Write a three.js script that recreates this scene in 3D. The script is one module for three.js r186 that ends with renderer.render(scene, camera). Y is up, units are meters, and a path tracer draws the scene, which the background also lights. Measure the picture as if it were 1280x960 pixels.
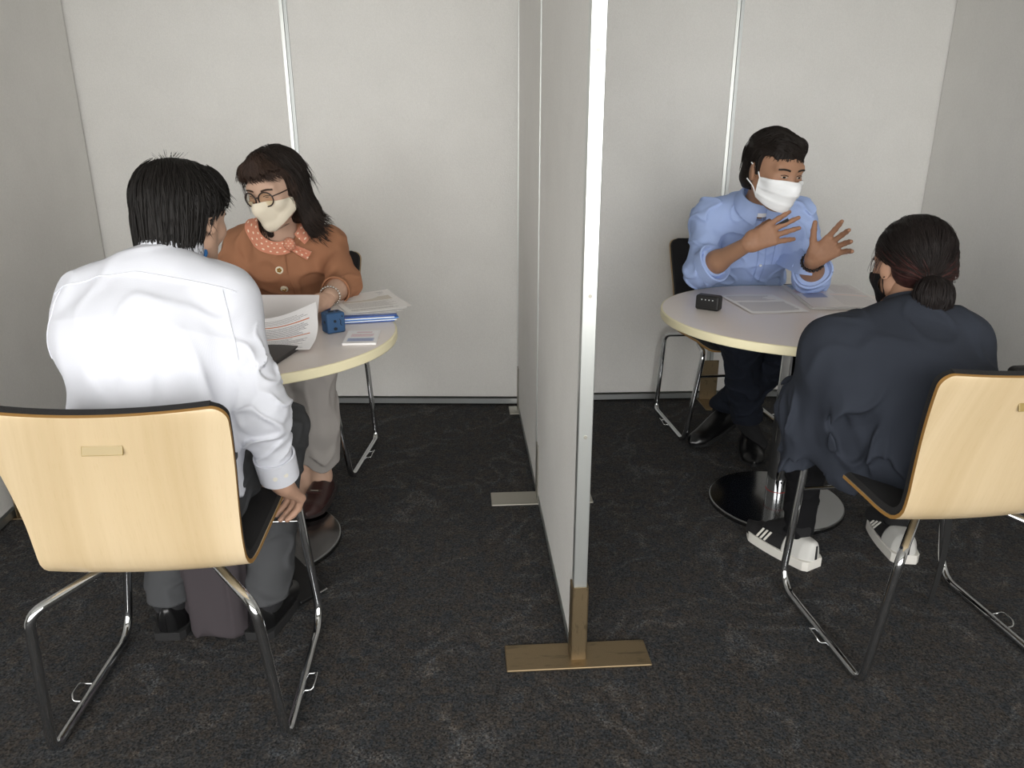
import * as THREE from 'three';
import { mergeGeometries } from 'three/addons/utils/BufferGeometryUtils.js';
import { RoundedBoxGeometry } from 'three/addons/geometries/RoundedBoxGeometry.js';
import { RectAreaLightUniformsLib } from 'three/addons/lights/RectAreaLightUniformsLib.js';
import { ImprovedNoise } from 'three/addons/math/ImprovedNoise.js';

// ------------------------------------------------------------ camera, sky, exposure
const scene = new THREE.Scene();
const camera = new THREE.PerspectiveCamera(2 * Math.atan(480 / 950) * 180 / Math.PI, 1280 / 960, 0.05, 200);
camera.position.set(0, 1.30, 0);
camera.rotation.set(-18.8 * Math.PI / 180, 0, 0);
scene.add(camera);
const renderer = new THREE.WebGLRenderer({ antialias: true });
renderer.toneMapping = THREE.LinearToneMapping;
renderer.toneMappingExposure = 1.1;
renderer.shadowMap.enabled = true;
// bright overcast sky; it enters through the window front behind the photographer
scene.background = new THREE.Color().setRGB(3.5, 3.46, 3.38);
// the daylight of the window opening, as large as the opening
RectAreaLightUniformsLib.init();
const WZ = 1.9, WX0 = -3.1, WX1 = 2.8;
const daylight = new THREE.RectAreaLight(new THREE.Color().setRGB(1, .99, .965), 3.5, WX1 - WX0, 1.9);
daylight.position.set((WX0 + WX1) / 2, 1.3, WZ - .12); daylight.lookAt((WX0 + WX1) / 2, 1.3, -5); scene.add(daylight);

// ------------------------------------------------------------ helpers
const V = (x, y, z) => new THREE.Vector3(x, y, z);
const A3 = a => new THREE.Vector3(a[0], a[1], a[2]);
const R = d => d * Math.PI / 180;
let seed = 12345;
const rnd = () => { seed |= 0; seed = seed + 0x6D2B79F5 | 0; let t = Math.imul(seed ^ seed >>> 15, 1 | seed); t = t + Math.imul(t ^ t >>> 7, 61 | t) ^ t; return ((t ^ t >>> 14) >>> 0) / 4294967296; };
const perlin = new ImprovedNoise();
const N3 = (x, y, z) => perlin.noise(x + 31.7, y + 17.3, z + 5.1);
const clamp = (x, a, b) => x < a ? a : x > b ? b : x;
const sstep = (a, b, x) => { const t = clamp((x - a) / (b - a), 0, 1); return t * t * (3 - 2 * t); };
const lerp = (a, b, t) => a + (b - a) * t;

const names = {};
function numbered(n) { const k = names[n] = (names[n] ?? -1) + 1; return k ? n + '_' + String(k).padStart(3, '0') : n; }
function shade(o) { o.castShadow = true; o.receiveShadow = true; return o; }
function thing(name, label, category, pos = [0, 0, 0], turn = 0, group) {
  const o = new THREE.Group(); o.name = numbered(name); o.position.set(...pos); o.rotation.y = turn;
  o.userData = { label, category }; if (group) o.userData.group = group; scene.add(o); return o;
}
function part(parent, name, geo, mat, label) {
  const m = shade(new THREE.Mesh(geo, mat)); m.name = name; if (label) m.userData.label = label; parent.add(m); return m;
}
function single(name, label, category, geo, mat, pos = [0, 0, 0], turn = 0, group) {
  const m = shade(new THREE.Mesh(geo, mat)); m.name = numbered(name); m.position.set(...pos); m.rotation.y = turn;
  m.userData = { label, category }; if (group) m.userData.group = group; scene.add(m); return m;
}
function structure(name, geo, mat, label, category) {
  const o = geo ? shade(new THREE.Mesh(geo, mat)) : new THREE.Group(); o.name = name;
  o.userData = { kind: 'structure', label, category }; scene.add(o); return o;
}
const box = (w, h, d, x = 0, y = 0, z = 0) => { const g = new THREE.BoxGeometry(w, h, d); g.translate(x, y, z); return g; };
const rbox = (w, h, d, r, x = 0, y = 0, z = 0, s = 2) => { const g = new RoundedBoxGeometry(w, h, d, s, r); g.translate(x, y, z); return g; };
const cyl = (r0, r1, h, x = 0, y = 0, z = 0, n = 40) => { const g = new THREE.CylinderGeometry(r0, r1, h, n); g.translate(x, y, z); return g; };
const merge = list => mergeGeometries(list.map(g => { const q = g.index ? g.toNonIndexed() : g; for (const k of Object.keys(q.attributes)) if (!['position', 'normal', 'uv'].includes(k)) q.deleteAttribute(k); return q; }));
// a polyline with rounded corners, as a curve
function rounded(pts, r) {
  pts = pts.map(A3); const path = new THREE.CurvePath(); let from = pts[0];
  for (let i = 1; i < pts.length - 1; i++) {
    const p = pts[i], a = pts[i - 1].clone().sub(p), b = pts[i + 1].clone().sub(p);
    const ra = Math.min(r, a.length() * .48), rb = Math.min(r, b.length() * .48);
    const p0 = p.clone().addScaledVector(a.normalize(), ra), p1 = p.clone().addScaledVector(b.normalize(), rb);
    path.add(new THREE.LineCurve3(from, p0)); path.add(new THREE.QuadraticBezierCurve3(p0, p, p1)); from = p1;
  }
  path.add(new THREE.LineCurve3(from, pts[pts.length - 1])); return path;
}
const tube = (curve, n, r, sides = 10) => new THREE.TubeGeometry(curve, n, r, sides, false);
const smoothTube = (pts, r, n = 24, sides = 8) => tube(new THREE.CatmullRomCurve3(pts.map(A3)), n, r, sides);
// a surface from a function (u, v) -> Vector3, with both sides and a thickness
function sheet(fn, nu, nv, thick = 0, uvScale = [1, 1]) {
  const pos = [], uv = [], idx = [], W = nu + 1;
  const P = []; for (let j = 0; j <= nv; j++) for (let i = 0; i <= nu; i++) P.push(fn(i / nu, j / nv));
  const nor = P.map((p, k) => { const i = k % W, j = (k / W) | 0;
    const du = P[j * W + Math.min(i + 1, nu)].clone().sub(P[j * W + Math.max(i - 1, 0)]), dv = P[Math.min(j + 1, nv) * W + i].clone().sub(P[Math.max(j - 1, 0) * W + i]);
    return du.cross(dv).normalize(); });
  const layers = thick ? [.5, -.5] : [0];
  for (const s of layers) P.forEach((p, k) => { const q = p.clone().addScaledVector(nor[k], s * thick); pos.push(q.x, q.y, q.z); uv.push((k % W) / nu * uvScale[0], ((k / W) | 0) / nv * uvScale[1]); });
  layers.forEach((s, L) => { const o = L * P.length; for (let j = 0; j < nv; j++) for (let i = 0; i < nu; i++) { const a = o + j * W + i, b = a + 1, c = a + W, d = c + 1; if (L) idx.push(a, c, b, b, c, d); else idx.push(a, b, c, b, d, c); } });
  if (thick) { const o = P.length, rim = []; for (let i = 0; i <= nu; i++) rim.push(i); for (let j = 1; j <= nv; j++) rim.push(j * W + nu); for (let i = nu - 1; i >= 0; i--) rim.push(nv * W + i); for (let j = nv - 1; j > 0; j--) rim.push(j * W);
    const base = pos.length / 3; rim.forEach(k => { for (const q of [k, k + o]) { pos.push(pos[q * 3], pos[q * 3 + 1], pos[q * 3 + 2]); uv.push(uv[q * 2], uv[q * 2 + 1]); } });
    for (let k = 0; k < rim.length; k++) { const a = base + k * 2, c = base + ((k + 1) % rim.length) * 2; idx.push(a, a + 1, c, c, a + 1, c + 1); } }
  const g = new THREE.BufferGeometry(); g.setAttribute('position', new THREE.Float32BufferAttribute(pos, 3)); g.setAttribute('uv', new THREE.Float32BufferAttribute(uv, 2)); g.setIndex(idx); g.computeVertexNormals(); return g;
}

// ------------------------------------------------------------ textures and materials
function dataTex(w, h, fn, srgb = true) {
  const d = new Uint8Array(w * h * 4);
  for (let y = 0; y < h; y++) for (let x = 0; x < w; x++) { const c = fn(x, y), k = (y * w + x) * 4; d[k] = clamp(c[0], 0, 255); d[k + 1] = clamp(c[1], 0, 255); d[k + 2] = clamp(c[2], 0, 255); d[k + 3] = 255; }
  const t = new THREE.DataTexture(d, w, h); t.wrapS = t.wrapT = THREE.RepeatWrapping; t.magFilter = THREE.LinearFilter; t.minFilter = THREE.LinearMipmapLinearFilter; t.generateMipmaps = true;
  if (srgb) t.colorSpace = THREE.SRGBColorSpace; t.needsUpdate = true; return t;
}
const std = (hex, rough, o = {}) => new THREE.MeshStandardMaterial({ color: hex, roughness: rough, ...o });
const lin = (r, g, b) => new THREE.Color().setRGB(r, g, b);

// carpet: dark charcoal loop pile with paler meandering lines
const carpetSpan = 3.6, CN = 2048;
const carpetNoise = new Float32Array(CN * CN);
for (let i = 0; i < CN * CN; i++) carpetNoise[i] = rnd();
const period = (x, y, f, s) => { // periodic noise blended from four shifted copies
  const u = x / CN, v = y / CN; return N3(Math.cos(u * 6.2832) * f, Math.sin(u * 6.2832) * f + s, Math.cos(v * 6.2832) * f + 9 * s) + N3(Math.sin(v * 6.2832) * f, Math.cos(u * 6.2832 + 1) * f - s, Math.sin(u * 6.2832 + v * 6.2832) * f); };
const carpetCoarse = []; // low resolution wave field: ridges of noise in several directions, broken up
const CL = 512;
for (let y = 0; y < CL; y++) for (let x = 0; x < CL; x++) {
  const X = x * 4, Y = y * 4;
  const ph = Y / CN * 17 + 1.9 * period(X, Y, 1.9, 1.3) + .9 * period(X, Y, 4.3, 3.7) + .35 * period(X, Y, 8.5, 5.1), fr = ph - Math.round(ph), g = sstep(-.3, .5, period(X, Y, 3.6, 7.7));
  carpetCoarse.push(Math.exp(-fr * fr / .022) * (.2 + .8 * g));
}
const carpetWave = (x, y) => { const u = x / 4, v = y / 4, i = u | 0, j = v | 0, a = u - i, b = v - j, g = (p, q) => carpetCoarse[(q % CL) * CL + (p % CL)]; return lerp(lerp(g(i, j), g(i + 1, j), a), lerp(g(i, j + 1), g(i + 1, j + 1), a), b); };
const nAt = (x, y) => carpetNoise[((y + CN) % CN) * CN + ((x + CN) % CN)];
const carpetMap = dataTex(CN, CN, (x, y) => {
  const n1 = nAt(x, y), n2 = (nAt(x >> 1, y >> 1) + nAt((x >> 1) + 700, ((y + 1) >> 1) + 300)) / 2, n3 = nAt((x >> 2) + 90, (y >> 2) + 900), n4 = nAt((x >> 4) + 40, (y >> 4) + 77);
  const w = carpetWave(x, y), pit = n2 < .26 ? -14 : 0;
  const l = 44.5 + (n1 - .5) * 20 + (n2 - .5) * 44 + (n3 - .5) * 13 + (n4 - .5) * 3 + pit + w * (11 + 44 * Math.max(0, n2 - .35));
  const warm = (n4 - .5) * 6 + (n3 - .5) * 6;
  return [l + warm + 1.5, l + .3, l - warm];
});
const carpetBump = dataTex(1024, 1024, (x, y) => { const n = 90 + (nAt(x * 2, y * 2) + nAt(x, y + 500)) * 80; return [n, n, n]; }, false);
const carpetMat = std('#ffffff', .97, { map: carpetMap, bumpMap: carpetBump, bumpScale: .004 });

// wall panels: off-white vinyl cloth with a fine tooth
const vinyl = dataTex(512, 512, (x, y) => { const n = nAt(x, y) * .5 + nAt(x >> 1, y >> 2) * .5, b = N3(x / 90, y / 120, 2) * 2.5; const l = 229 + (n - .5) * 11 + b; return [l, l - 1.5, l - 5]; });
vinyl.repeat.set(1.6, 1.6);
const vinylBump = dataTex(512, 512, (x, y) => { const n = 128 + (nAt(x, y) - .5) * 120 + (nAt(x >> 1, y >> 1) - .5) * 90; return [n, n, n]; }, false);
vinylBump.repeat.set(1.6, 1.6);
const panelMat = std('#ffffff', .82, { map: vinyl, bumpMap: vinylBump, bumpScale: .0006 });
const plasterMat = std('#c9c6be', .9), ceilMat = std('#dad8d2', .92);
const alu = std('#d6d9d6', .3, { metalness: .8 });
const aluDull = std('#b4b7b6', .42, { metalness: 1 });
const scratch = dataTex(512, 512, (x, y) => { const n = N3(x / 130, y / 110, 1) + .5 * N3(x / 37, y / 33, 4), s = sstep(.15, .7, n), g = (nAt(x >> 1, y >> 1) - .5) * 9; return [lerp(138, 114, s) + g, lerp(121, 100, s) + g, lerp(94, 78, s) + g]; });
const bronze = std('#ffffff', .4, { map: scratch, metalness: .8 });
const zinc = std('#a9a69c', .45, { metalness: .8 });
const chrome = std('#d6d8da', .07, { metalness: 1 });
const steel = std('#b9bbbd', .2, { metalness: 1 });
const wood = dataTex(1024, 1024, (x, y) => {
  const u = x / 1024, v = y / 1024, bend = N3(u * 3, v * 1.2, 3) * .05 + v * .1;
  const g = N3((u + bend) * 46, v * 1.6, 1) * .5 + N3((u + bend) * 110, v * 2, 2) * .3, band = N3((u + bend) * 9, v * .5, 7), pore = N3((u + bend) * 420, v * 26, 5);
  const t = g * 8 + band * 16 - (pore > .4 ? 3 : 0);
  return [198 + t, 177 + t * 1.1, 142 + t * 1.25];
});
const woodMat = std('#ffffff', .42, { map: wood });
const plyEdge = std('#a2793f', .6);
const padBump = dataTex(256, 256, (x, y) => { const n = 120 + 90 * Math.sin(x * .785) * Math.sin(y * .785) + (nAt(x, y) - .5) * 60; return [n, n, n]; }, false);
const padCol = dataTex(256, 256, (x, y) => { const n = Math.sin(x * .785) * Math.sin(y * .785), l = 32 + n * 20 + (nAt(x, y) - .5) * 18; return [l + 1, l, l + 1]; });
for (const t of [padBump, padCol]) t.repeat.set(10, 10);
const padMat = std('#ffffff', .9, { map: padCol, bumpMap: padBump, bumpScale: .0015 });
const black = std('#151516', .5), rubber = std('#1b1b1c', .8);

// ------------------------------------------------------------ setting
const floorG = new THREE.PlaneGeometry(12, 8.2); floorG.rotateX(-Math.PI / 2);
{ const p = floorG.attributes.position, uv = floorG.attributes.uv; for (let i = 0; i < p.count; i++) uv.setXY(i, p.getX(i) / carpetSpan, p.getZ(i) / carpetSpan); }
floorG.translate(0, 0, -2.0);
structure('floor', floorG, carpetMat, 'charcoal carpet with pale meandering lines', 'floor');
structure('ceiling', box(12.4, .1, 8.6, 0, 2.85, -2.0), ceilMat, 'plain pale ceiling of the hall', 'ceiling');
structure('wall_far', box(12.4, 2.8, .15, 0, 1.4, -6.1), plasterMat, 'pale wall of the hall beyond the booths', 'wall');
structure('wall_west', box(.15, 2.8, 8.4, -6.05, 1.4, -2), plasterMat, 'pale side wall of the hall', 'wall');
structure('wall_east', box(.15, 2.8, 8.4, 6.05, 1.4, -2), plasterMat, 'pale side wall of the hall past the right booth', 'wall');
// window front behind the photographer: sill, lintel, piers and mullions with open daylight between
const front = structure('wall_window', null, null, 'window wall behind the photographer', 'wall');
part(front, 'sill', box(12, .35, .2, 0, .175, WZ), plasterMat);
part(front, 'lintel', box(12, .55, .2, 0, 2.525, WZ), plasterMat);
for (const [x0, x1] of [[-6, WX0], [WX1, 6]]) part(front, 'pier', box(x1 - x0, 1.9, .2, (x0 + x1) / 2, 1.3, WZ), plasterMat);
for (const x of [-1.62, -.15, 1.32]) part(front, 'mullion', box(.06, 1.9, .1, x, 1.3, WZ), aluDull);
const groundG = new THREE.PlaneGeometry(400, 400); groundG.rotateX(-Math.PI / 2); groundG.translate(0, -14, 202.5);
structure('ground', groundG, std('#8a8c8b', .95), 'grey town ground far below the windows', 'ground');

// a run of booth wall: panels between aluminium posts along a base line
function boothWall(name, label, a, b, cuts, feet = []) {
  const L = Math.hypot(b[0] - a[0], b[1] - a[1]), g = structure(name, null, null, label, 'wall');
  g.position.set(a[0], 0, a[1]); g.rotation.y = Math.atan2(-(b[1] - a[1]), b[0] - a[0]);
  const HGT = 2.1, c = [0, ...cuts, L];
  for (let i = 0; i + 1 < c.length; i++) {
    const x0 = c[i] + (i ? .016 : 0), x1 = c[i + 1] - (i + 2 < c.length ? .016 : 0), w = x1 - x0;
    const pg = box(w, HGT - .05, .034, (x0 + x1) / 2, .02 + HGT / 2, 0);
    const uv = pg.attributes.uv; for (let k = 0; k < uv.count; k++) uv.setXY(k, uv.getX(k) * w + c[i] * 1.37, uv.getY(k) * 2);
    part(g, 'panel', pg, panelMat);
    part(g, 'bottom_rail', box(w, .026, .04, (x0 + x1) / 2, .022, 0), aluDull);
    part(g, 'top_rail', box(w, .03, .04, (x0 + x1) / 2, HGT - .01, 0), aluDull);
  }
  for (const x of cuts) { // two half posts meeting at a dark joint
    part(g, 'post', box(.0145, HGT, .044, x - .0085, HGT / 2 + .004, 0), alu);
    part(g, 'post', box(.0145, HGT, .044, x + .0085, HGT / 2 + .004, 0), aluDull);
    part(g, 'joint', box(.006, HGT, .03, x, HGT / 2 + .004, 0), rubber);
  }
  for (const x of feet) {
    const f = part(g, 'foot_plate', rbox(.1, .006, .36, .003, x, .003, 0), bronze, 'worn bronze coloured stabiliser foot');
    part(f, 'foot_socket', merge([box(.085, .2, .004, x, .106, .03), box(.085, .2, .004, x, .106, -.03)]), bronze);
  }
  return g;
}
boothWall('wall_back', 'off-white panel wall behind the woman in the tan jacket', [-1.90, -3.535], [.045, -3.515], [.945]);
boothWall('wall_back_right', 'off-white panel wall behind the man in the blue shirt', [.06, -3.55], [1.94, -3.655], [.915], [.915]);
boothWall('wall_left', 'off-white panel wall beside the white-shirted man', [-1.60, -1.10], [-1.893, -3.50], [1.305], [1.305]);
boothWall('wall_right', 'off-white panel wall beside the dark-clothed person', [1.935, -3.63], [1.74, -1.20], [1.5]);

// ------------------------------------------------------------ the free-standing partition between the booths
{
  const g = thing('partition_screen', 'off-white partition screen between the two tables with aluminium post and flat feet', 'partition', [.168, 0, -1.632], R(3.9));
  // local: runs along -z
  const HGT = 2.1, len = 1.83;
  for (const [z0, z1] of [[-.012, -.918], [-.93, -len]]) {
    const d = Math.abs(z1 - z0), pg = box(.03, HGT - .03, d - .012, 0, .018 + HGT / 2, (z0 + z1) / 2);
    const uv = pg.attributes.uv; for (let k = 0; k < uv.count; k++) uv.setXY(k, uv.getX(k) * d + z0, uv.getY(k) * 2);
    part(g, 'panel', pg, panelMat);
    part(g, 'bottom_rail', box(.034, .02, d - .01, 0, .016, (z0 + z1) / 2), aluDull);
  }
  part(g, 'post', rbox(.033, HGT, .03, .0025, 0, .01 + HGT / 2, .0), alu, 'scuffed aluminium end post');
  part(g, 'post', box(.036, HGT, .012, 0, .01 + HGT / 2, -.924), alu);
  part(g, 'post', box(.036, HGT, .02, 0, .01 + HGT / 2, -len), alu);
  for (const [y, z] of [[1.44, .0158], [.95, .0158], [.62, .0158]]) { const s = cyl(.0042, .0042, .002, 0, 0, 0, 14); s.rotateX(Math.PI / 2); s.translate(.0, y, z); part(g, 'screw', s, zinc); }
  const foot = (z, m, lab, len = .37) => {
    const p = part(g, 'foot_plate', rbox(len, .007, .1, .0032, .0, .0035, z, 3), m, lab);
    part(p, 'foot_socket', merge([box(.041, .215, .003, 0, .112, z + .0185), box(.041, .215, .003, 0, .112, z - .0185), box(.003, .215, .04, -.019, .112, z), box(.003, .215, .04, .019, .112, z)]), m);
  };
  foot(.0, bronze, 'worn bronze coloured flat foot');
  foot(-.88, zinc, 'pale zinc flat foot at the panel joint');
  foot(-1.79, zinc, 'pale zinc flat foot against the back wall', .12);
}
// ------------------------------------------------------------ tables
const tableTopMat = std('#e9e0db', .28), tableEdgeMat = std('#e9e0bc', .45);
function makeTable(label, x, z) {
  const t = thing('round_table', label, 'table', [x, 0, z], 0, 'round meeting tables'), r = .452, h = .71;
  const top = new THREE.LatheGeometry([[0, h - .003], [r - .012, h - .003], [r - .003, h - .0005], [0, h]].slice(0, 0).concat([[0, h - .022], [r - .004, h - .022], [r - .004, h], [0, h]]).map(p => new THREE.Vector2(p[0], p[1])), 96);
  part(t, 'table_top', top, tableTopMat);
  const band = new THREE.LatheGeometry([[r - .006, h - .028], [r - .001, h - .027], [r, h - .024], [r, h - .004], [r - .001, h - .001], [r - .0045, h + .0004], [r - .006, h + .0004]].map(p => new THREE.Vector2(p[0], p[1])), 96);
  part(t, 'edge_band', band, tableEdgeMat, 'cream edge band');
  const plate = new THREE.LatheGeometry([[0, .66], [.12, .66], [.14, .675], [.14, .688], [0, .688]].map(p => new THREE.Vector2(p[0], p[1])), 40);
  part(t, 'top_bracket', plate, black);
  part(t, 'column', cyl(.0375, .0375, .66, 0, .345, 0, 48), chrome, 'chromed round column');
  const baseProfile = [[0, 0], [.232, 0], [.235, .003], [.235, .014], [.233, .018], [.229, .0195], [.06, .024], [.045, .024], [0, .024]].map(p => new THREE.Vector2(p[0], p[1]));
  part(t, 'base', new THREE.LatheGeometry(baseProfile, 96), std('#8f9091', .17, { metalness: 1 }), 'brushed metal disc foot');
  const ring = new THREE.TorusGeometry(.0385, .0012, 6, 48); ring.rotateX(Math.PI / 2); ring.translate(0, .06, 0);
  part(t, 'cord', ring, std('#8c2020', .6), 'thin red cord around the column');
  const hole = cyl(.004, .004, .002, 0, 0, 0, 12); hole.rotateX(Math.PI / 2); hole.translate(0, .1, .0375); part(t, 'screw_hole', hole, black);
  return t;
}
const TL = [-.80, -2.20], TR = [.955, -2.475];
makeTable('round white table with blue cube speaker and blue folders on it', ...TL).userData.group = undefined;
makeTable('round white table with black speaker and printed brochure on it', ...TR);
scene.children.forEach(o => { if (o.userData && o.userData.group === undefined) delete o.userData.group; });

// ------------------------------------------------------------ chairs: bent plywood shell, black pad, chromed sled frame
// local: faces -z, floor at y = 0
const seatProfile = new THREE.CatmullRomCurve3([[.262, .812], [.243, .74], [.222, .65], [.206, .56], [.197, .50], [.185, .455], [.155, .428], [.11, .421], [.03, .428], [-.08, .437], [-.17, .443], [-.225, .438], [-.247, .425]].map(p => V(0, p[1], p[0])), false, 'centripetal');
const SN = 56, SM = 22;
const seatLen = seatProfile.getLength();
const seatS = []; { const e0 = 9, e1 = 9, m = SN - e0 - e1; for (let i = 0; i < e0; i++) seatS.push(.034 * (1 - Math.cos(i / e0 * Math.PI / 2))); for (let i = 0; i <= m; i++) seatS.push(lerp(.034, seatLen - .055, i / m)); for (let i = 1; i <= e1; i++) seatS.push(seatLen - .055 + .055 * Math.sin(i / e1 * Math.PI / 2)); }
const seatPts = seatS.map(s => seatProfile.getPointAt(clamp(s / seatLen, 0, 1)));
const seatNor = seatPts.map((p, i) => { const t = seatProfile.getTangentAt(clamp(seatS[i] / seatLen, 0, 1)); return V(0, t.z, -t.y).multiplyScalar(1); }); // outward (back and underside)
function shellPoint(u, i, off, inset = 0) { // u in -1..1
  const s = seatS[i], p = seatPts[i], n = seatNor[i];
  let w = lerp(.224, .203, sstep(0, .33, s)); w = lerp(w, .212, sstep(.36, .7, s));
  const e0 = s - inset, e1 = seatLen - s - inset, rc = .03;
  let cut = 0; for (const [e, rr] of [[e0, rc], [e1, .05]]) if (e < rr) { const q = clamp((rr - e) / rr, 0, 1); cut = Math.max(cut, rr * (1 - Math.sqrt(1 - q * q))); }
  w -= cut + inset;
  const back = 1 - sstep(.22, .42, s), bow = .02 * back + .008 * (1 - back);
  const q = p.clone(); q.x = u * w; const nn = n;
  // centre sits further out than the sides
  q.addScaledVector(nn, bow * (1 - u * u) - bow * .5 + off); return q;
}
function shellSurface(off, inset, flip) {
  const pos = [], uv = [], idx = [];
  for (let i = 0; i <= SN; i++) for (let j = 0; j <= SM; j++) { const u = j / SM * 2 - 1, p = shellPoint(u, i, off, inset); pos.push(p.x, p.y, p.z); uv.push(p.x / .9 + .5, seatS[i] / .9); }
  const W = SM + 1; for (let i = 0; i < SN; i++) for (let j = 0; j < SM; j++) { const a = i * W + j, b = a + 1, c = a + W, d = c + 1; if (flip) idx.push(a, b, c, b, d, c); else idx.push(a, c, b, b, c, d); }
  const g = new THREE.BufferGeometry(); g.setAttribute('position', new THREE.Float32BufferAttribute(pos, 3)); g.setAttribute('uv', new THREE.Float32BufferAttribute(uv, 2)); g.setIndex(idx); g.computeVertexNormals(); return g;
}
function shellRim(o0, o1, inset0, inset1) {
  const rim = []; for (let j = 0; j <= SM; j++) rim.push([j / SM * 2 - 1, 0]); for (let i = 1; i <= SN; i++) rim.push([1, i]); for (let j = SM - 1; j >= 0; j--) rim.push([j / SM * 2 - 1, SN]); for (let i = SN - 1; i > 0; i--) rim.push([-1, i]);
  const pos = [], uv = [], idx = []; rim.forEach(([u, i], k) => { for (const [o, ins] of [[o0, inset0], [o1, inset1]]) { const p = shellPoint(u, i, o, ins); pos.push(p.x, p.y, p.z); uv.push(k * .02, o); } });
  const n = rim.length; for (let k = 0; k < n; k++) { const a = 2 * k, c = 2 * ((k + 1) % n); idx.push(a, c, a + 1, c, c + 1, a + 1); }
  const g = new THREE.BufferGeometry(); g.setAttribute('position', new THREE.Float32BufferAttribute(pos, 3)); g.setAttribute('uv', new THREE.Float32BufferAttribute(uv, 2)); g.setIndex(idx); g.computeVertexNormals(); return g;
}
const shellG = merge([shellSurface(.006, 0, false), shellSurface(-.003, 0, true)]), rimG = shellRim(.006, -.003, 0, 0);
const padG = merge([shellSurface(-.0215, .004, true), shellSurface(-.0032, .002, false), shellRim(-.0215, -.0032, .004, .002)]);
function makeChair(label, x, z, turn) {
  const c = thing('stacking_chair', label, 'chair', [x, 0, z], turn, 'stacking chairs with bent plywood shells');
  const shell = part(c, 'shell', shellG, woodMat, 'pale wood-grain plywood shell');
  part(shell, 'shell_edge', rimG, plyEdge);
  part(c, 'pad', padG, padMat, 'black woven seat and back pad');
  const P0 = shellPoint(0, 11, .0085); const pl = rbox(.074, .019, .004, .0015); pl.rotateX(-.26); pl.translate(P0.x - .004, P0.y, P0.z);
  part(c, 'hand_slot_plate', pl, std('#94804f', .35), 'translucent brown plate near the top of the back');
  for (const s of [-1, 1]) {
    const path = rounded([[.10 * s, .408, .10], [.222 * s, .372, .232], [.25 * s, .0115, .212], [.25 * s, .0115, -.175], [.252 * s, .055, -.212], [.212 * s, .418, -.235], [.19 * s, .425, -.12]], .032);
    const f = part(c, 'sled_frame', tube(path, 150, .0108, 12), chrome, 'chromed tube sled leg');
    const hook = rounded([[.25 * s, .012, .06], [.278 * s, .014, .06], [.283 * s, .026, .05], [.283 * s, .026, .012], [.278 * s, .014, .0], [.25 * s, .012, .0]], .008);
    part(f, 'linking_hook', tube(hook, 30, .0024, 6), chrome);
    for (const z0 of [.16, -.14]) part(f, 'glide', rbox(.016, .006, .03, .002, .25 * s, .003, z0), rubber);
  }
  part(c, 'cross_bar', tube(new THREE.LineCurve3(V(-.222, .315, -.228), V(.222, .315, -.228)), 2, .0055, 10), chrome);
  part(c, 'seat_support', tube(rounded([[-.1, .408, .10], [-.06, .409, .09], [.06, .409, .09], [.1, .408, .10]], .02), 20, .0108, 10), chrome);
  return c;
}
makeChair('pale wood chair under the man in the white shirt', -.762, -1.535, R(4));
makeChair('pale wood chair under the person in the dark blouse', 1.075, -1.763, R(7));
makeChair('black padded chair under the woman in the tan jacket', -.855, -2.865, R(176));
makeChair('black padded chair under the man in the light blue shirt', .965, -3.24, R(187));
// ------------------------------------------------------------ bodies and cloth from distance fields
const at = (f, c, r) => { f.cx = c.x; f.cy = c.y; f.cz = c.z; f.r = r; return f; };
// tapered capsule; wide = [axis, ratio] flattens it across
function cone(a, b, ra, rb, wide) {
  a = a.isVector3 ? a : A3(a); b = b.isVector3 ? b : A3(b);
  const dx = b.x - a.x, dy = b.y - a.y, dz = b.z - a.z, L2 = dx * dx + dy * dy + dz * dz || 1e-9, ax = a.x, ay = a.y, az = a.z;
  const w = wide ? wide[0].clone().normalize() : null, k = wide ? 1 - 1 / wide[1] : 0, rat = wide ? wide[1] : 1;
  const f = (x, y, z) => { let px = x - ax, py = y - ay, pz = z - az; const t = clamp((px * dx + py * dy + pz * dz) / L2, 0, 1); px -= dx * t; py -= dy * t; pz -= dz * t;
    if (w) { const q = (px * w.x + py * w.y + pz * w.z) * k; px -= w.x * q; py -= w.y * q; pz -= w.z * q; }
    return Math.sqrt(px * px + py * py + pz * pz) - (ra + (rb - ra) * t); };
  return at(f, a.clone().add(b).multiplyScalar(.5), Math.sqrt(L2) / 2 + Math.max(ra, rb) * rat);
}
function ell(c, r, q) {
  c = c.isVector3 ? c : A3(c); const m = q ? new THREE.Matrix3().setFromMatrix4(new THREE.Matrix4().makeRotationFromQuaternion(q.clone().invert())).elements : null, [rx, ry, rz] = r;
  return at((x, y, z) => { let px = x - c.x, py = y - c.y, pz = z - c.z; if (m) { const qx = m[0] * px + m[3] * py + m[6] * pz, qy = m[1] * px + m[4] * py + m[7] * pz; pz = m[2] * px + m[5] * py + m[8] * pz; px = qx; py = qy; }
    const a = px / rx, b = py / ry, e = pz / rz, k0 = Math.sqrt(a * a + b * b + e * e), a2 = a / rx, b2 = b / ry, e2 = e / rz, k1 = Math.sqrt(a2 * a2 + b2 * b2 + e2 * e2); return k1 < 1e-9 ? -Math.min(rx, ry, rz) : k0 * (k0 - 1) / k1; }, c, Math.max(rx, ry, rz));
}
function blend(list, k) {
  return (x, y, z) => { let d = 1e3; for (let i = 0; i < list.length; i++) { const p = list[i];
    if (p.r !== undefined) { const ex = x - p.cx, ey = y - p.cy, ez = z - p.cz, m = d + k + p.r; if (m > 0 && ex * ex + ey * ey + ez * ez > m * m) continue; if (m <= 0) continue; }
    const e = p(x, y, z), kk = p.k ?? k, h = kk - Math.abs(d - e); d = Math.min(d, e); if (h > 0) d -= h * h / (4 * kk); } return d; };
}
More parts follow.
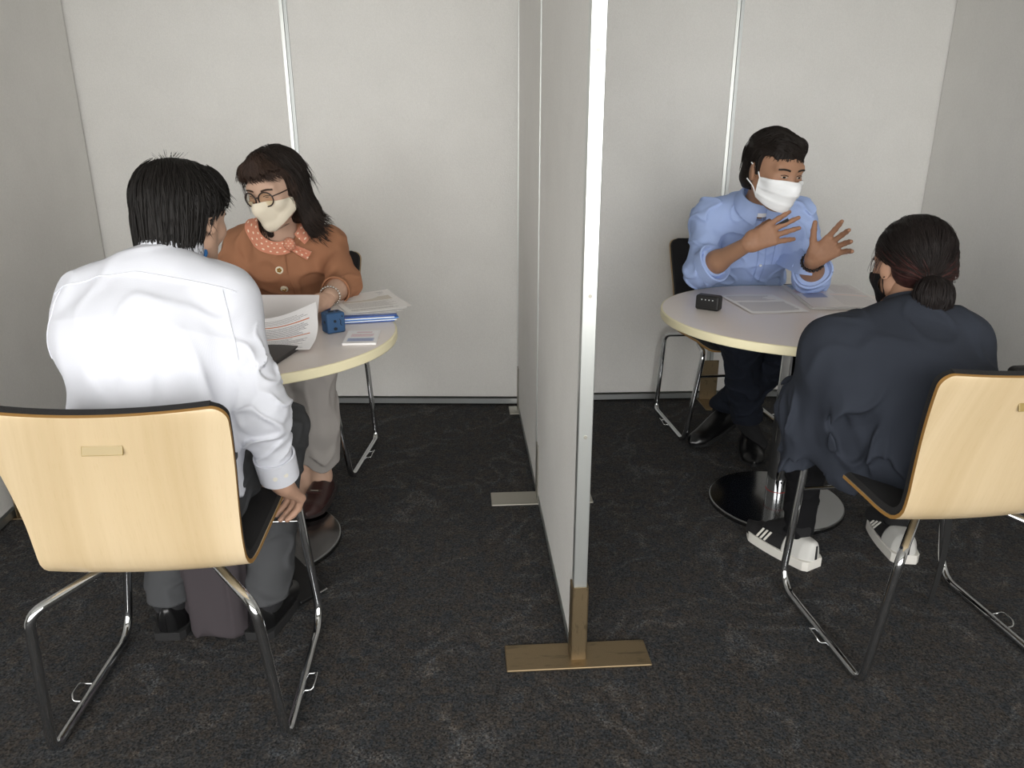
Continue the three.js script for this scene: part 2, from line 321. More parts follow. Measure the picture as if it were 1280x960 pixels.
const K = (p, k) => { p.k = k; return p; };
function bounds(list, pad) { const lo = V(9, 9, 9), hi = V(-9, -9, -9); for (const p of list) { lo.min(V(p.cx - p.r, p.cy - p.r, p.cz - p.r)); hi.max(V(p.cx + p.r, p.cy + p.r, p.cz + p.r)); } return [lo.addScalar(-pad), hi.addScalar(pad)]; }
// naive surface nets with skipped empty blocks; normals from the field
function meshField(f, lo, hi, h, colour) {
  const nx = Math.ceil((hi.x - lo.x) / h) + 1, ny = Math.ceil((hi.y - lo.y) / h) + 1, nz = Math.ceil((hi.z - lo.z) / h) + 1, sy = nx, sz = nx * ny;
  const D = new Float32Array(nx * ny * nz), done = new Uint8Array(nx * ny * nz), B = 6, live = [];
  for (let k = 0; k < nz; k += B) for (let j = 0; j < ny; j += B) for (let i = 0; i < nx; i += B) {
    const c = f(lo.x + (i + B / 2) * h, lo.y + (j + B / 2) * h, lo.z + (k + B / 2) * h);
    if (Math.abs(c) < h * B * 1.25 + .012) live.push([i, j, k]);
    else for (let c2 = k; c2 < Math.min(k + B, nz); c2++) for (let b = j; b < Math.min(j + B, ny); b++) for (let a = i; a < Math.min(i + B, nx); a++) D[c2 * sz + b * sy + a] = c;
  }
  for (const [i, j, k] of live) for (let c2 = k; c2 <= Math.min(k + B, nz - 1); c2++) for (let b = j; b <= Math.min(j + B, ny - 1); b++) for (let a = i; a <= Math.min(i + B, nx - 1); a++) { const q = c2 * sz + b * sy + a; if (!done[q]) { done[q] = 1; D[q] = f(lo.x + a * h, lo.y + b * h, lo.z + c2 * h); } }
  const id = new Int32Array(nx * ny * nz).fill(-1), pos = [], idx = [];
  const E = [[0, 1], [0, 2], [0, 4], [1, 3], [1, 5], [2, 3], [2, 6], [3, 7], [4, 5], [4, 6], [5, 7], [6, 7]], v = new Float64Array(8);
  for (let k = 0; k < nz - 1; k++) for (let j = 0; j < ny - 1; j++) for (let i = 0; i < nx - 1; i++) {
    const q = k * sz + j * sy + i; let mask = 0;
    for (let c = 0; c < 8; c++) { v[c] = D[q + (c & 1) + ((c >> 1) & 1) * sy + (c >> 2) * sz]; if (v[c] < 0) mask |= 1 << c; }
    if (mask === 0 || mask === 255) continue;
    let x = 0, y = 0, z = 0, n = 0;
    for (const [a, b] of E) if ((v[a] < 0) !== (v[b] < 0)) { const t = v[a] / (v[a] - v[b]); x += lerp(a & 1, b & 1, t); y += lerp((a >> 1) & 1, (b >> 1) & 1, t); z += lerp(a >> 2, b >> 2, t); n++; }
    id[q] = pos.length / 3; pos.push(lo.x + (i + x / n) * h, lo.y + (j + y / n) * h, lo.z + (k + z / n) * h);
  }
  const quad = (a, b, c, d, flip) => { if (a < 0 || b < 0 || c < 0 || d < 0) return; if (!flip) idx.push(a, c, b, a, d, c); else idx.push(a, b, c, a, c, d); };
  for (let k = 1; k < nz - 1; k++) for (let j = 1; j < ny - 1; j++) for (let i = 1; i < nx - 1; i++) {
    const q = k * sz + j * sy + i, s = D[q] < 0;
    if (s !== (D[q + 1] < 0)) quad(id[q], id[q - sy], id[q - sy - sz], id[q - sz], s);
    if (s !== (D[q + sy] < 0)) quad(id[q], id[q - sz], id[q - sz - 1], id[q - 1], s);
    if (s !== (D[q + sz] < 0)) quad(id[q], id[q - 1], id[q - 1 - sy], id[q - sy], s);
  }
  const nor = new Float32Array(pos.length), e = h * .6, col = colour ? new Float32Array(pos.length) : null, uv = new Float32Array(pos.length / 3 * 2);
  for (let i = 0; i < pos.length; i += 3) {
    let x = pos[i], y = pos[i + 1], z = pos[i + 2], gx, gy, gz;
    gx = f(x + e, y, z) - f(x - e, y, z); gy = f(x, y + e, z) - f(x, y - e, z); gz = f(x, y, z + e) - f(x, y, z - e);
    const l = Math.hypot(gx, gy, gz) || 1; gx /= l; gy /= l; gz /= l;
    const d = clamp(f(x, y, z), -h * .5, h * .5) * .7; pos[i] = x - gx * d; pos[i + 1] = y - gy * d; pos[i + 2] = z - gz * d;
    nor[i] = gx; nor[i + 1] = gy; nor[i + 2] = gz; uv[i / 3 * 2] = x + z * .6; uv[i / 3 * 2 + 1] = y + z * .3;
    if (col) { const c = colour(pos[i], pos[i + 1], pos[i + 2], gx, gy, gz); col[i] = c[0]; col[i + 1] = c[1]; col[i + 2] = c[2]; }
  }
  const g = new THREE.BufferGeometry(); g.setAttribute('position', new THREE.Float32BufferAttribute(pos, 3)); g.setAttribute('normal', new THREE.BufferAttribute(nor, 3)); g.setAttribute('uv', new THREE.BufferAttribute(uv, 2));
  if (col) g.setAttribute('color', new THREE.BufferAttribute(col, 3)); g.setIndex(idx); return g;
}
const field = (list, k, h, extra, pad = .02, colour) => { const b = blend(list, k), f = extra ? (x, y, z) => extra(b(x, y, z), x, y, z) : b; const [lo, hi] = bounds(list, pad); const g = meshField(f, lo, hi, h, colour); g.userData.f = f; return g; };
const grad = (f, p, e = .002) => V(f(p.x + e, p.y, p.z) - f(p.x - e, p.y, p.z), f(p.x, p.y + e, p.z) - f(p.x, p.y - e, p.z), f(p.x, p.y, p.z + e) - f(p.x, p.y, p.z - e)).normalize();
function onto(f, p, off) { const q = p.clone(); for (let i = 0; i < 6; i++) { const d = f(q.x, q.y, q.z) - off; if (Math.abs(d) < 2e-4) break; q.addScaledVector(grad(f, q), -d); } return q; }
const tint = (g, c) => { const n = g.attributes.position.count, a = new Float32Array(n * 3); for (let i = 0; i < n; i++) a.set(c, i * 3); g.setAttribute('color', new THREE.BufferAttribute(a, 3)); return g; };
function join(list) { return mergeGeometries(list.map(g => { const q = g.index ? g.toNonIndexed() : g.clone(); for (const k of Object.keys(q.attributes)) if (!['position', 'normal', 'color'].includes(k)) q.deleteAttribute(k); return q; })); }

// head in its own axes: +y up, +z face, centre between the ears
const skinLight = [.56, .37, .275], skinMid = [.47, .295, .21];
function makeHead(M, o) {
  const s = o.s ?? 1, L = [];
  L.push(ell([0, .034, -.012], [.076, .084, .096]), ell([0, -.01, .022], [.066, .088, .072]), cone([0, -.085, .055], [0, -.094, .07], .026, .021), cone([-.048, -.05, .01], [-.02, -.088, .055], .024, .022), cone([.048, -.05, .01], [.02, -.088, .055], .024, .022));
  L.push(K(cone([0, .014, .086], [0, -.024, .103], .008, .0115), .012), K(cone([-.012, -.028, .092], [.012, -.028, .092], .008, .008), .01));
  L.push(K(cone([-.045, .03, .073], [.045, .03, .073], .012, .012), .022), K(ell([-.042, -.018, .066], [.022, .022, .02]), .025), K(ell([.042, -.018, .066], [.022, .022, .02]), .025));
  L.push(K(cone([-.02, -.058, .086], [.02, -.058, .086], .0085, .0085), .012));
  for (const e of [-1, 1]) { L.push(K(ell([e * .0315, .006, .079], [.0155, .0105, .011]), .006)); L.push(K(ell([e * .081, -.004, -.008], [.0085, .031, .018], new THREE.Quaternion().setFromEuler(new THREE.Euler(-.15, e * .45, 0))), .008)); }
  const f = blend(L, .03), [lo, hi] = bounds(L, .012), base = o.skin;
  const sk = (x, y, z) => { const r = sstep(.03, .0, Math.hypot((Math.abs(x) - .043) / 1.2, y + .02, (z - .07) * .4)) * .1; const lip = (Math.abs(x) < .024 && Math.abs(y + .058) < .008 && z > .08) ? .25 : 0;
    return [base[0] * (1 + r * .1), base[1] * (1 - r - lip), base[2] * (1 - r - lip)]; };
  const parts = [meshField(f, lo, hi, .003, sk)];
  const hc = o.brow ?? [.02, .014, .011];
  for (const e of [-1, 1]) {
    // lids, slit of the eye and lashes follow the field
    const put = (x, y, off) => { const q = V(e * x, y, .12); for (let i = 0; i < 60; i++) { const d = f(q.x, q.y, q.z); if (d < off) break; q.z -= Math.max(d - off, .0004) * .8; } return q; };
    const ey = .005, open = o.eye ?? .0032;
    const eye = []; for (let i = 0; i <= 10; i++) { const t = i / 10, x = lerp(.0175, .0455, t); eye.push(put(x, ey + Math.sin(t * Math.PI) * .0025 + t * .001, .0003)); }
    if (open > 0) { const g = sheet((u, v) => { const x = lerp(.0185, .0445, u), w = Math.sin(u * Math.PI) * open; return put(x, ey - .001 + (v - .6) * 2 * w, .0009); }, 14, 4, 0);
      const n = g.attributes.position.count, a = new Float32Array(n * 3), p = g.attributes.position; for (let i = 0; i < n; i++) { const dx = Math.abs(Math.abs(p.getX(i)) - (o.gaze ?? .0315)); const c = dx < .0058 ? [.012, .008, .006] : [.42, .38, .34]; a.set(c, i * 3); } g.setAttribute('color', new THREE.BufferAttribute(a, 3)); parts.push(g); }
    parts.push(tint(tube(new THREE.CatmullRomCurve3(eye.map(q => q.clone().add(V(0, open * .7, 0)))), 16, .0012, 6), [.02, .014, .012]));
    const bl = []; for (let i = 0; i <= 8; i++) { const t = i / 8; bl.push(put(lerp(.016, .056, t), .0245 + Math.sin(t * 2.4) * .005 - t * .002, .0008)); }
    const bc = new THREE.CatmullRomCurve3(bl); for (let k = 0; k < 3; k++) { const g = tube(bc, 14, .0017, 5); g.translate(0, (k - 1) * .0016, 0); parts.push(tint(g, hc)); }
  }
  const g = join(parts); g.applyMatrix4(M); return { geo: g, f, L };
}
const headMatrix = (p, yaw, pitch, roll = 0, s = 1) => new THREE.Matrix4().compose(A3(p), new THREE.Quaternion().setFromEuler(new THREE.Euler(R(pitch), R(yaw), R(roll), 'YXZ')), V(s, s, s));

// hand: w wrist, dir towards the fingers, side towards the thumb, palm = where the palm faces
function handCones(o) {
  const s = o.s ?? 1, w = A3(o.w), d = A3(o.dir).normalize(), n = A3(o.palm); n.addScaledVector(d, -n.dot(d)).normalize(); let t = A3(o.side); t.addScaledVector(d, -t.dot(d)).addScaledVector(n, -t.dot(n)).normalize();
  const P = (a, b, c) => w.clone().addScaledVector(d, a * s).addScaledVector(t, b * s).addScaledVector(n, c * s), L = [];
  const len = [[.041, .026, .021], [.046, .029, .022], [.042, .027, .021], [.033, .020, .018]];
  L.push(cone(P(-.006, 0, 0), P(.02, 0, 0), .0225 * s, .0225 * s, [t, 1.22]));
  for (let i = 0; i < 4; i++) {
    const k = P(.088 - Math.abs(i - 1.2) * .004, .031 - i * .0205, -.002), c = o.curl[i], sp = R((o.spread ?? 8) * (1.5 - i) + (o.lean ?? 0));
    L.push(K(cone(P(.012, .016 - i * .011, 0), k, .0155 * s, .0118 * s), .016));
    let f = d.clone().multiplyScalar(Math.cos(sp)).addScaledVector(t, Math.sin(sp)), p = k, ang = 0; const r = [.0098, .0088, .0079, .0066];
    for (let j = 0; j < 3; j++) { ang += R(c[j]); const q = p.clone().addScaledVector(f, Math.cos(ang) * len[i][j] * s).addScaledVector(n, Math.sin(ang) * len[i][j] * s); L.push(K(cone(p, q, r[j] * s, r[j + 1] * s), .004)); p = q; }
  }
  const th = o.thumb ?? { out: 40, fwd: 20, bend: 20 }; // angles of the thumb away from the palm
  let p = P(.02, .022, .006); const o1 = R(th.out), fw = R(th.fwd); let td = d.clone().multiplyScalar(Math.cos(o1)).addScaledVector(t, Math.sin(o1)).multiplyScalar(Math.cos(fw)).addScaledVector(n, Math.sin(fw));
  const tl = [.042, .033, .027], tr = [.0145, .0112, .0098, .0078]; L.push(K(cone(P(.025, .012, .004), p, .018 * s, .015 * s), .016));
  for (let j = 0; j < 3; j++) { const q = p.clone().addScaledVector(td, tl[j] * s); L.push(K(cone(p, q, tr[j] * s, tr[j + 1] * s), j ? .004 : .012)); p = q; td = td.clone().addScaledVector(d, Math.sin(R(th.bend))).normalize(); }
  return L;
}
const flat = c => () => c;
const handGeo = (o, c) => { const L = handCones(o); const g = field(L, .008, .003, null, .008, (x, y, z) => { const n = 1 + N3(x * 90, y * 90, z * 90) * .07; return [c[0] * n, c[1] * n * .97, c[2] * n * .96]; }); return g; };

// strands of hair: tapered three-sided blades laid along a flow over the hair volume
function strands(o) { // roots(): local point; flow(p, t, root): direction; f: volume they stay outside of
  const pos = [], nor = [], col = [], idx = [];
  for (let s = 0; s < o.n; s++) {
    let p = o.root(s); if (!p) continue; const root = p.clone(), len = o.len * (.6 + rnd() * .6), n0 = o.seg ?? 9, ds = len / n0, off = (o.off ?? .0015) + rnd() * (o.lift ?? .004), pts = [], nn = [];
    p = onto(o.f, p, off); const wob = rnd() * 6.28, tone = .75 + rnd() * .6, rr = o.r * (.6 + rnd() * .8);
    let n = n0; for (let i = 0; i <= n0; i++) { if (o.stop && i > 2 && o.stop(p)) { n = i - 1; break; } pts.push(p.clone()); const g = grad(o.f, p); nn.push(g); const d = o.flow(p, i / n0, root).clone(); d.x += Math.sin(wob + i * .5) * .12; d.z += Math.cos(wob * 2 + i * .4) * .12; d.normalize();
      const dist = o.f(p.x, p.y, p.z); if (dist < off + .004 && !(o.free && i / n0 > o.free)) d.addScaledVector(g, -d.dot(g)).normalize(); p = p.clone().addScaledVector(d, ds); const e = o.f(p.x, p.y, p.z); if (e < off) p.addScaledVector(grad(o.f, p), off - e); }
    const b0 = pos.length / 3; const c = o.colour(root, s);
    for (let i = 0; i <= n; i++) { const t = pts[Math.min(i + 1, n)].clone().sub(pts[Math.max(i - 1, 0)]).normalize(), g = nn[i], side = t.clone().cross(g).normalize(), w = rr * Math.sqrt(Math.max(0, 1 - Math.pow(i / n, 3))) + .0001, up = side.clone().cross(t).normalize();
      const q = [side.clone().multiplyScalar(w), up.clone().multiplyScalar(w * .7), side.clone().multiplyScalar(-w)];
      for (const v of q) { pos.push(pts[i].x + v.x, pts[i].y + v.y, pts[i].z + v.z); const m = v.clone().normalize().addScaledVector(up, .6).normalize(); nor.push(m.x, m.y, m.z); col.push(c[0] * tone, c[1] * tone, c[2] * tone); }
      if (i < n) { const a = b0 + i * 3; for (let k = 0; k < 2; k++) idx.push(a + k, a + k + 3, a + k + 1, a + k + 1, a + k + 3, a + k + 4); } }
  }
  const g = new THREE.BufferGeometry(); g.setAttribute('position', new THREE.Float32BufferAttribute(pos, 3)); g.setAttribute('normal', new THREE.Float32BufferAttribute(nor, 3)); g.setAttribute('color', new THREE.Float32BufferAttribute(col, 3)); g.setIndex(idx); return g;
}
const hairMat = new THREE.MeshPhysicalMaterial({ vertexColors: true, roughness: .55, specularIntensity: .45, side: THREE.DoubleSide });
const skinMat = new THREE.MeshPhysicalMaterial({ vertexColors: true, roughness: .55, specularIntensity: .6 });
// hair volume of its own with combed grooves
function hairCap(list, k, cut, groove, M, colour, extra) {
  const b = blend(list, k), f = (x, y, z) => { let d = b(x, y, z); if (groove) d += groove(x, y, z); return cut ? Math.max(d, cut(x, y, z)) : d; };
  const [lo, hi] = bounds(list, .015); const g = meshField(f, lo, hi, .0035, colour); return { g, f };
}
// cloth folds: soft ridges of two scales, stretched along a direction
const folds = (amp, fx, fy, fz, s = 0) => (x, y, z) => { const a = N3(x * fx + s, y * fy, z * fz), b = N3(x * fx * 2.3 - s, y * fy * 2.1, z * fz * 2.3); return amp * (1.1 * Math.exp(-a * a / .018) - .35 + .5 * b); };
const mid = (a, b, t) => A3(a).lerp(A3(b), t);
// generic skin body under the clothes (one surface: trunk, neck, limbs)
function trunk(J, grow = 0, wide = 1.38) {
  const ax = A3(J.Ls).sub(A3(J.Rs)).normalize(), hx = A3(J.Lh).sub(A3(J.Rh)).normalize();
  return [cone(J.pelvis, J.waist, .118 + grow, .1 + grow, [hx, wide]), cone(J.waist, J.chest, .1 + grow, .112 + grow, [ax, wide]), cone(J.chest, mid(J.chest, J.neck, .62), .112 + grow, .075 + grow, [ax, wide * 1.12]),
    K(cone(mid(J.chest, J.neck, .72), J.Ls, .06 + grow, .052 + grow), .05), K(cone(mid(J.chest, J.neck, .72), J.Rs, .06 + grow, .052 + grow), .05)];
}
function bodyGeo(J, o) {
  const L = [...trunk(J, -.012)], c = o.skin;
  L.push(K(cone(mid(J.chest, J.neck, .8), J.neckTop, .056, .05), .04));
  for (const s of ['L', 'R']) { L.push(cone(J[s + 's'], J[s + 'e'], .043, .034), cone(J[s + 'e'], mid(J[s + 'e'], J[s + 'w'], .35), .035, .036), cone(mid(J[s + 'e'], J[s + 'w'], .35), J[s + 'w'], .036, .0255));
    L.push(cone(J[s + 'h'], J[s + 'k'], .07, .048), cone(J[s + 'k'], mid(J[s + 'k'], J[s + 'a'], .35), .046, .047), cone(mid(J[s + 'k'], J[s + 'a'], .35), J[s + 'a'], .047, .032), cone(J[s + 'a'], J[s + 't'], .032, .024)); }
  return field(L, .03, .0065, null, .02, flat(c));
}
function sleeve(s, e, w, r0, r1, r2) { return [cone(s, e, r0, r1), cone(e, w, r1, r2)]; }
function person(label, base, body) {
  const g = thing('person', label, 'person', base); g.userData.shift = undefined; delete g.userData.shift;
  const add = (name, geo, mat, lab, parent = g) => { geo.translate(parent === g ? -base[0] : -base[0], -base[1], -base[2]); return part(parent, name, geo, mat, lab); };
  return { g, add };
}
// a shoe: swept sections from heel to toe, in axes with the toe towards -z and the sole at y = 0
function shoeGeo(len, wid, hgt, style = {}) {
  const up = [], sole = []; const N = 20, Mx = 18;
  const prof = t => ({ w: wid * (.36 + .14 * Math.sin(t * Math.PI * .9)) * Math.pow(Math.min(1, (1 - t) / .16 + .02), .5) * Math.pow(Math.min(1, t / .1 + .5), .4), h: lerp(hgt, hgt * (style.toe ?? .48), sstep(.2, .78, t)) * Math.pow(Math.min(1, (1 - t) / .14 + .05), .5) });
  const surf = (y0, y1f, grow, tEnd = 1) => { const pos = [], idx = [], rings = [];
    for (let k = 0; k < 5; k++) { const a = (1 - k / 5) * Math.PI / 2; rings.push([0, .016 * Math.sin(a), Math.cos(a) * .98 + .02]); } // rounded heel
    for (let i = 0; i <= N; i++) rings.push([i / N * tEnd, 0, 1]);
    for (const [t, dz, s] of rings) { const p = prof(t), z = len * (.5 - t) - .014 + dz + grow * (t < .03 ? 1 : 0), hh = y1f(p), top = y0 + (hh - y0) * lerp(.72, 1, s); for (let j = 0; j <= Mx; j++) { const a = j / Mx * Math.PI, cx = Math.cos(a), sn = Math.sin(a); pos.push(Math.sign(cx) * Math.pow(Math.abs(cx), .55) * (p.w + grow) * s * (1 - .28 * sn * sn * (style.soft ?? 1)), y0 + Math.pow(sn, .8) * (top - y0), z); } }
    const W = Mx + 1, RN = rings.length - 1; for (let i = 0; i < RN; i++) for (let j = 0; j < Mx; j++) { const a = i * W + j; idx.push(a, a + 1, a + W, a + 1, a + W + 1, a + W); }
    { const c = pos.length / 3; let y = 0; for (let j = 0; j <= Mx; j++) y += pos[(RN * W + j) * 3 + 1]; pos.push(0, y / W, pos[RN * W * 3 + 2] - .004); for (let j = 0; j < Mx; j++) { const a = RN * W + j; idx.push(a, a + 1, c); } }
    const g = new THREE.BufferGeometry(); g.setAttribute('position', new THREE.Float32BufferAttribute(pos, 3)); g.setIndex(idx); g.setAttribute('uv', new THREE.Float32BufferAttribute(new Float32Array(pos.length / 3 * 2), 2)); g.computeVertexNormals(); return g; };
  const sh = style.sole ?? .018;
  const upper = surf(sh * .7, p => Math.max(p.h, sh + .012), 0);
  const bot = new THREE.Shape(); for (let i = 0; i <= N; i++) { const t = i / N, p = prof(t); const x = p.w + .003, y = -len * (.5 - t) * 1.02; i ? bot.lineTo(x, y) : bot.moveTo(x, y); } for (let i = N; i >= 0; i--) { const t = i / N, p = prof(t); bot.lineTo(-p.w - .003, -len * (.5 - t) * 1.02); }
  const sg = new THREE.ExtrudeGeometry(bot, { depth: sh - .003, bevelEnabled: true, bevelSize: .002, bevelThickness: .0015, bevelSegments: 2 }); sg.rotateX(-Math.PI / 2); sg.translate(0, .0015, 0);
  const heel = surf(sh * .8, p => p.h + .003, .0025, .3);
  return { upper, sole: sg, heel };
}
// after rotateX(-90deg) the shape's +y (toe) points to -z
// ------------------------------------------------------------ people
const cloth = (hex, rough = .9, o = {}) => new THREE.MeshPhysicalMaterial({ color: hex, roughness: rough, sheen: .15, sheenRoughness: .6, specularIntensity: .35, ...o });
const weave = dataTex(256, 256, (x, y) => { const n = 128 + 60 * Math.sin(x * 1.5708) + 40 * Math.sin(y * 1.5708) + (nAt(x, y) - .5) * 70; return [n, n, n]; }, false); weave.repeat.set(9, 9);
const plane = (p, n) => { p = A3(p); n = A3(n).normalize(); const c = p.dot(n); return (x, y, z) => x * n.x + y * n.y + z * n.z - c; };
// cut a sleeve end: only near the given wrist
const nearCut = (c, n, rad) => { const pl = plane(c, n); return (d, x, y, z) => { const e = Math.hypot(x - c[0], y - c[1], z - c[2]); return e < rad ? Math.max(d, pl(x, y, z)) : d; }; };
const ringSheet = (c, ax, r0, r1, h0, h1, thick, n = 36, wob) => { // a band around an axis
  c = A3(c); const a = A3(ax).normalize(), u = Math.abs(a.y) < .9 ? V(0, 1, 0).cross(a).normalize() : V(1, 0, 0).cross(a).normalize(), w = a.clone().cross(u);
  return sheet((s, t) => { const g = s * Math.PI * 2, r = lerp(r0, r1, t) * (wob ? 1 + wob * Math.sin(g * 3 + 1) : 1); return c.clone().addScaledVector(u, Math.cos(g) * r).addScaledVector(w, Math.sin(g) * r).addScaledVector(a, lerp(h0, h1, t)); }, n, 4, thick);
};
const disc = (p, n, r, t) => { const g = cyl(r, r, t, 0, 0, 0, 16); g.applyQuaternion(new THREE.Quaternion().setFromUnitVectors(V(0, 1, 0), n)); g.translate(p.x, p.y, p.z); return g; };
function placeShoe(P, len, wid, hgt, pos, yaw, matU, matS, style = {}, name = 'shoe', lab) {
  const { upper, sole, heel } = shoeGeo(len, wid, hgt, style), m = new THREE.Matrix4().compose(A3(pos), new THREE.Quaternion().setFromEuler(new THREE.Euler(style.pitch ?? 0, yaw, 0, 'YXZ')), V(1, 1, 1));
  upper.applyMatrix4(m); sole.applyMatrix4(m); heel.applyMatrix4(m); const u = P.add(name, upper, matU, lab); P.add('sole', sole, matS, undefined, u); return { u, m, heel };
}
const blackLeather = std('#121213', .28);

// ---- A: man in the white shirt, seen from behind
{
  const J = { pelvis: [-.77, .545, -1.49], waist: [-.775, .69, -1.53], chest: [-.785, .86, -1.60], neck: [-.77, 1.0, -1.68], neckTop: [-.752, 1.06, -1.725], Ls: [-.915, .93, -1.645], Rs: [-.635, .93, -1.645], Le: [-1.0, .79, -1.82], Lw: [-.90, .765, -2.0], Re: [-.548, .715, -1.555], Rw: [-.545, .525, -1.615],
    Lh: [-.86, .52, -1.51], Rh: [-.69, .52, -1.52], Lk: [-.925, .51, -1.93], Rk: [-.635, .51, -1.95], La: [-.922, .09, -1.755], Ra: [-.665, .09, -1.76], Lt: [-.93, .05, -1.88], Rt: [-.66, .05, -1.88] };
  const P = person('man in a white shirt seen from behind, one hand on his chair seat', [-.77, 0, -1.6]), skin = skinMid;
  const M = headMatrix([-.750, 1.094, -1.765], 163, 14, -3, .95), hd = makeHead(M, { skin });
  const hands = [handGeo({ w: [-.548, .502, -1.622], dir: [.1, -.62, -.72], palm: [-.6, -.6, .35], side: [-.75, .3, -.5], curl: [[28, 30, 18], [34, 34, 18], [40, 36, 18], [46, 36, 18]], spread: 5, thumb: { out: 42, fwd: 25, bend: 10 } }, skin),
    handGeo({ w: [-.895, .757, -2.01], dir: [.35, -.12, -.9], palm: [0, -1, .1], side: [.9, 0, .35], curl: [[12, 18, 10], [12, 18, 10], [14, 18, 10], [16, 18, 10]], spread: 6 }, skin)];
  P.add('body', join([bodyGeo(J, { skin }), hd.geo, ...hands]), skinMat);
  // shirt
  const L = [...trunk(J, .02, 1.38), ...sleeve(J.Rs, J.Re, J.Rw, .064, .052, .036), ...sleeve(J.Ls, J.Le, J.Lw, .064, .054, .04)];
  const fb = folds(.007, 9, 3.2, 9, 1), fr = folds(.008, 13, 17, 13, 4);
  const cutR = nearCut([-.545, .545, -1.61], [.0, -1, -.3], .09), cutL = nearCut([-.905, .768, -1.985], [.5, 0, -1], .08), low = plane([0, .535, -1.5], [0, -1, .12]);
  const sg = field(L, .045, .006, (d, x, y, z) => { const arm = sstep(-.60, -.565, x); d -= fb(x, y, z) * (1 - arm) * (.5 + sstep(.9, .65, y)) + fr(x, y, z) * arm * sstep(.92, .8, y) * sstep(.56, .64, y); d = Math.max(d, low(x, y, z)); return cutL(cutR(d, x, y, z), x, y, z); }, .03);
  const shirtMat = cloth('#dcdee6', .85, { bumpMap: weave, bumpScale: .0002 }), sf = sg.userData.f;
  const shirt = P.add('shirt', sg, shirtMat, 'white long-sleeved dress shirt');
  const yoke = []; for (let i = 0; i <= 16; i++) { const t = i / 16; yoke.push(onto(sf, V(lerp(-.985, -.575, t), 1.0 - .028 * Math.abs(t - .5) * 2, -1.58), .0008)); }
  P.add('yoke_seam', tube(new THREE.CatmullRomCurve3(yoke), 60, .0016, 6), shirtMat, undefined, shirt);
  for (const s of [[-.60, -1], [-.962, 1]]) { const q = []; for (let i = 0; i <= 12; i++) { const t = i / 12; q.push(onto(sf, V(s[0] - s[1] * .02 * t, lerp(.985, .83, t), -1.56 + .02 * t), .0006)); } P.add('armhole_seam', tube(new THREE.CatmullRomCurve3(q), 40, .0014, 6), shirtMat, undefined, shirt); }
  P.add('collar', ringSheet([-.762, 1.035, -1.705], [.1, .88, -.42], .072, .063, -.03, .03, .004), shirtMat, undefined, shirt);
  const ca = V(-.545, .525, -1.615).sub(V(-.548, .715, -1.555)).normalize();
  const cuff = P.add('cuff', ringSheet([-.545, .556, -1.605], ca.toArray(), .045, .043, -.03, .035, .005), shirtMat, 'buttoned white cuff', shirt);
  for (const [dx, dy, dz] of [[.008, .54, .043], [.03, .545, .033], [.006, .60, .047]]) P.add('button', disc(V(-.545 + dx, dy, -1.605 + dz), V(dx * 20, 0, .9).normalize(), .0052, .003), std('#d8d4c8', .4), undefined, shirt);
  // trousers
  const tm = cloth('#454648', .88), T = [cone(J.pelvis, [-.775, .62, -1.51], .128, .122, [V(1, 0, 0), 1.4])];
  for (const s of ['L', 'R']) T.push(cone(J[s + 'h'], J[s + 'k'], .084, .068), cone(J[s + 'k'], mid(J[s + 'k'], J[s + 'a'], .5), .066, .062), cone(mid(J[s + 'k'], J[s + 'a'], .5), J[s + 'a'], .062, .062));
  const ft = folds(.006, 8, 14, 8, 2);
  const trousers = P.add('trousers', field(T, .04, .007, (d, x, y, z) => Math.max(d - ft(x, y, z), .1 - y, y - .635), .03), tm, 'charcoal dress trousers');
  P.add('belt', ringSheet([-.776, .615, -1.512], [0, 1, -.15], .152, .152, -.015, .015, .005), black, undefined, trousers).scale.set(1, 1, 1);
  P.add('belt_tag', rbox(.03, .042, .006, .002, -.595, .585, -1.455), std('#b08a3a', .4, { metalness: .4 }), 'small gold tag at the belt', trousers);
  for (const [x, y] of [[-.922, R(3)], [-.664, R(-6)]]) placeShoe(P, .27, .1, .098, [x, 0, -1.835], y, blackLeather, rubber, { sole: .024 }, 'shoe', 'black leather shoe');
  for (const s of ['L', 'R']) P.add('sock', field([cone(mid(J[s + 'k'], J[s + 'a'], .75), J[s + 'a'], .045, .042), cone(J[s + 'a'], J[s + 't'], .04, .03)], .02, .006, null, .02), std('#1b1b1e', .95), 'black sock');
  const lc = []; for (let i = 0; i <= 20; i++) { const a = i / 20 * Math.PI * 2; lc.push([-.762 + .074 * Math.cos(a), 1.018 + .03 * -Math.sin(a) * .9, -1.70 + .07 * Math.sin(a)]); }
  P.add('lanyard', smoothTube(lc, .004, 40, 6), std('#2c6fae', .7), 'blue lanyard cord');
  // hair
  const hl = [ell([0, .042, -.016], [.094, .1, .114]), K(ell([0, -.035, -.055], [.076, .08, .066]), .03), K(cone([-.03, -.085, -.07], [.03, -.085, -.07], .026, .026), .03), K(ell([0, .08, .035], [.07, .045, .05]), .04)];
  const col = (x, y, z) => { const n = 1 + .5 * N3(x * 160, y * 30, z * 160); return [.0095 * n, .0078 * n, .007 * n]; };
  const cap = hairCap(hl, .02, (x, y, z) => Math.max(z - lerp(-.012, .075, sstep(-.03, .07, y)), -.105 + Math.max(0, Math.abs(x) - .03) * .9 - y), (x, y, z) => .003 * N3(Math.atan2(x, -z) * 16, y * 9, 1), M, col);
  const whorl = V(.012, .14, -.055);
  const roots = () => { const a = rnd() * 6.283, b = -.55 + rnd() * 1.55; const q = V(Math.cos(a) * Math.cos(b) * .12, .04 + Math.sin(b) * .125, -.016 + Math.sin(a) * Math.cos(b) * .13); return q.z > lerp(-.02, .085, sstep(-.03, .07, q.y)) ? null : q; };
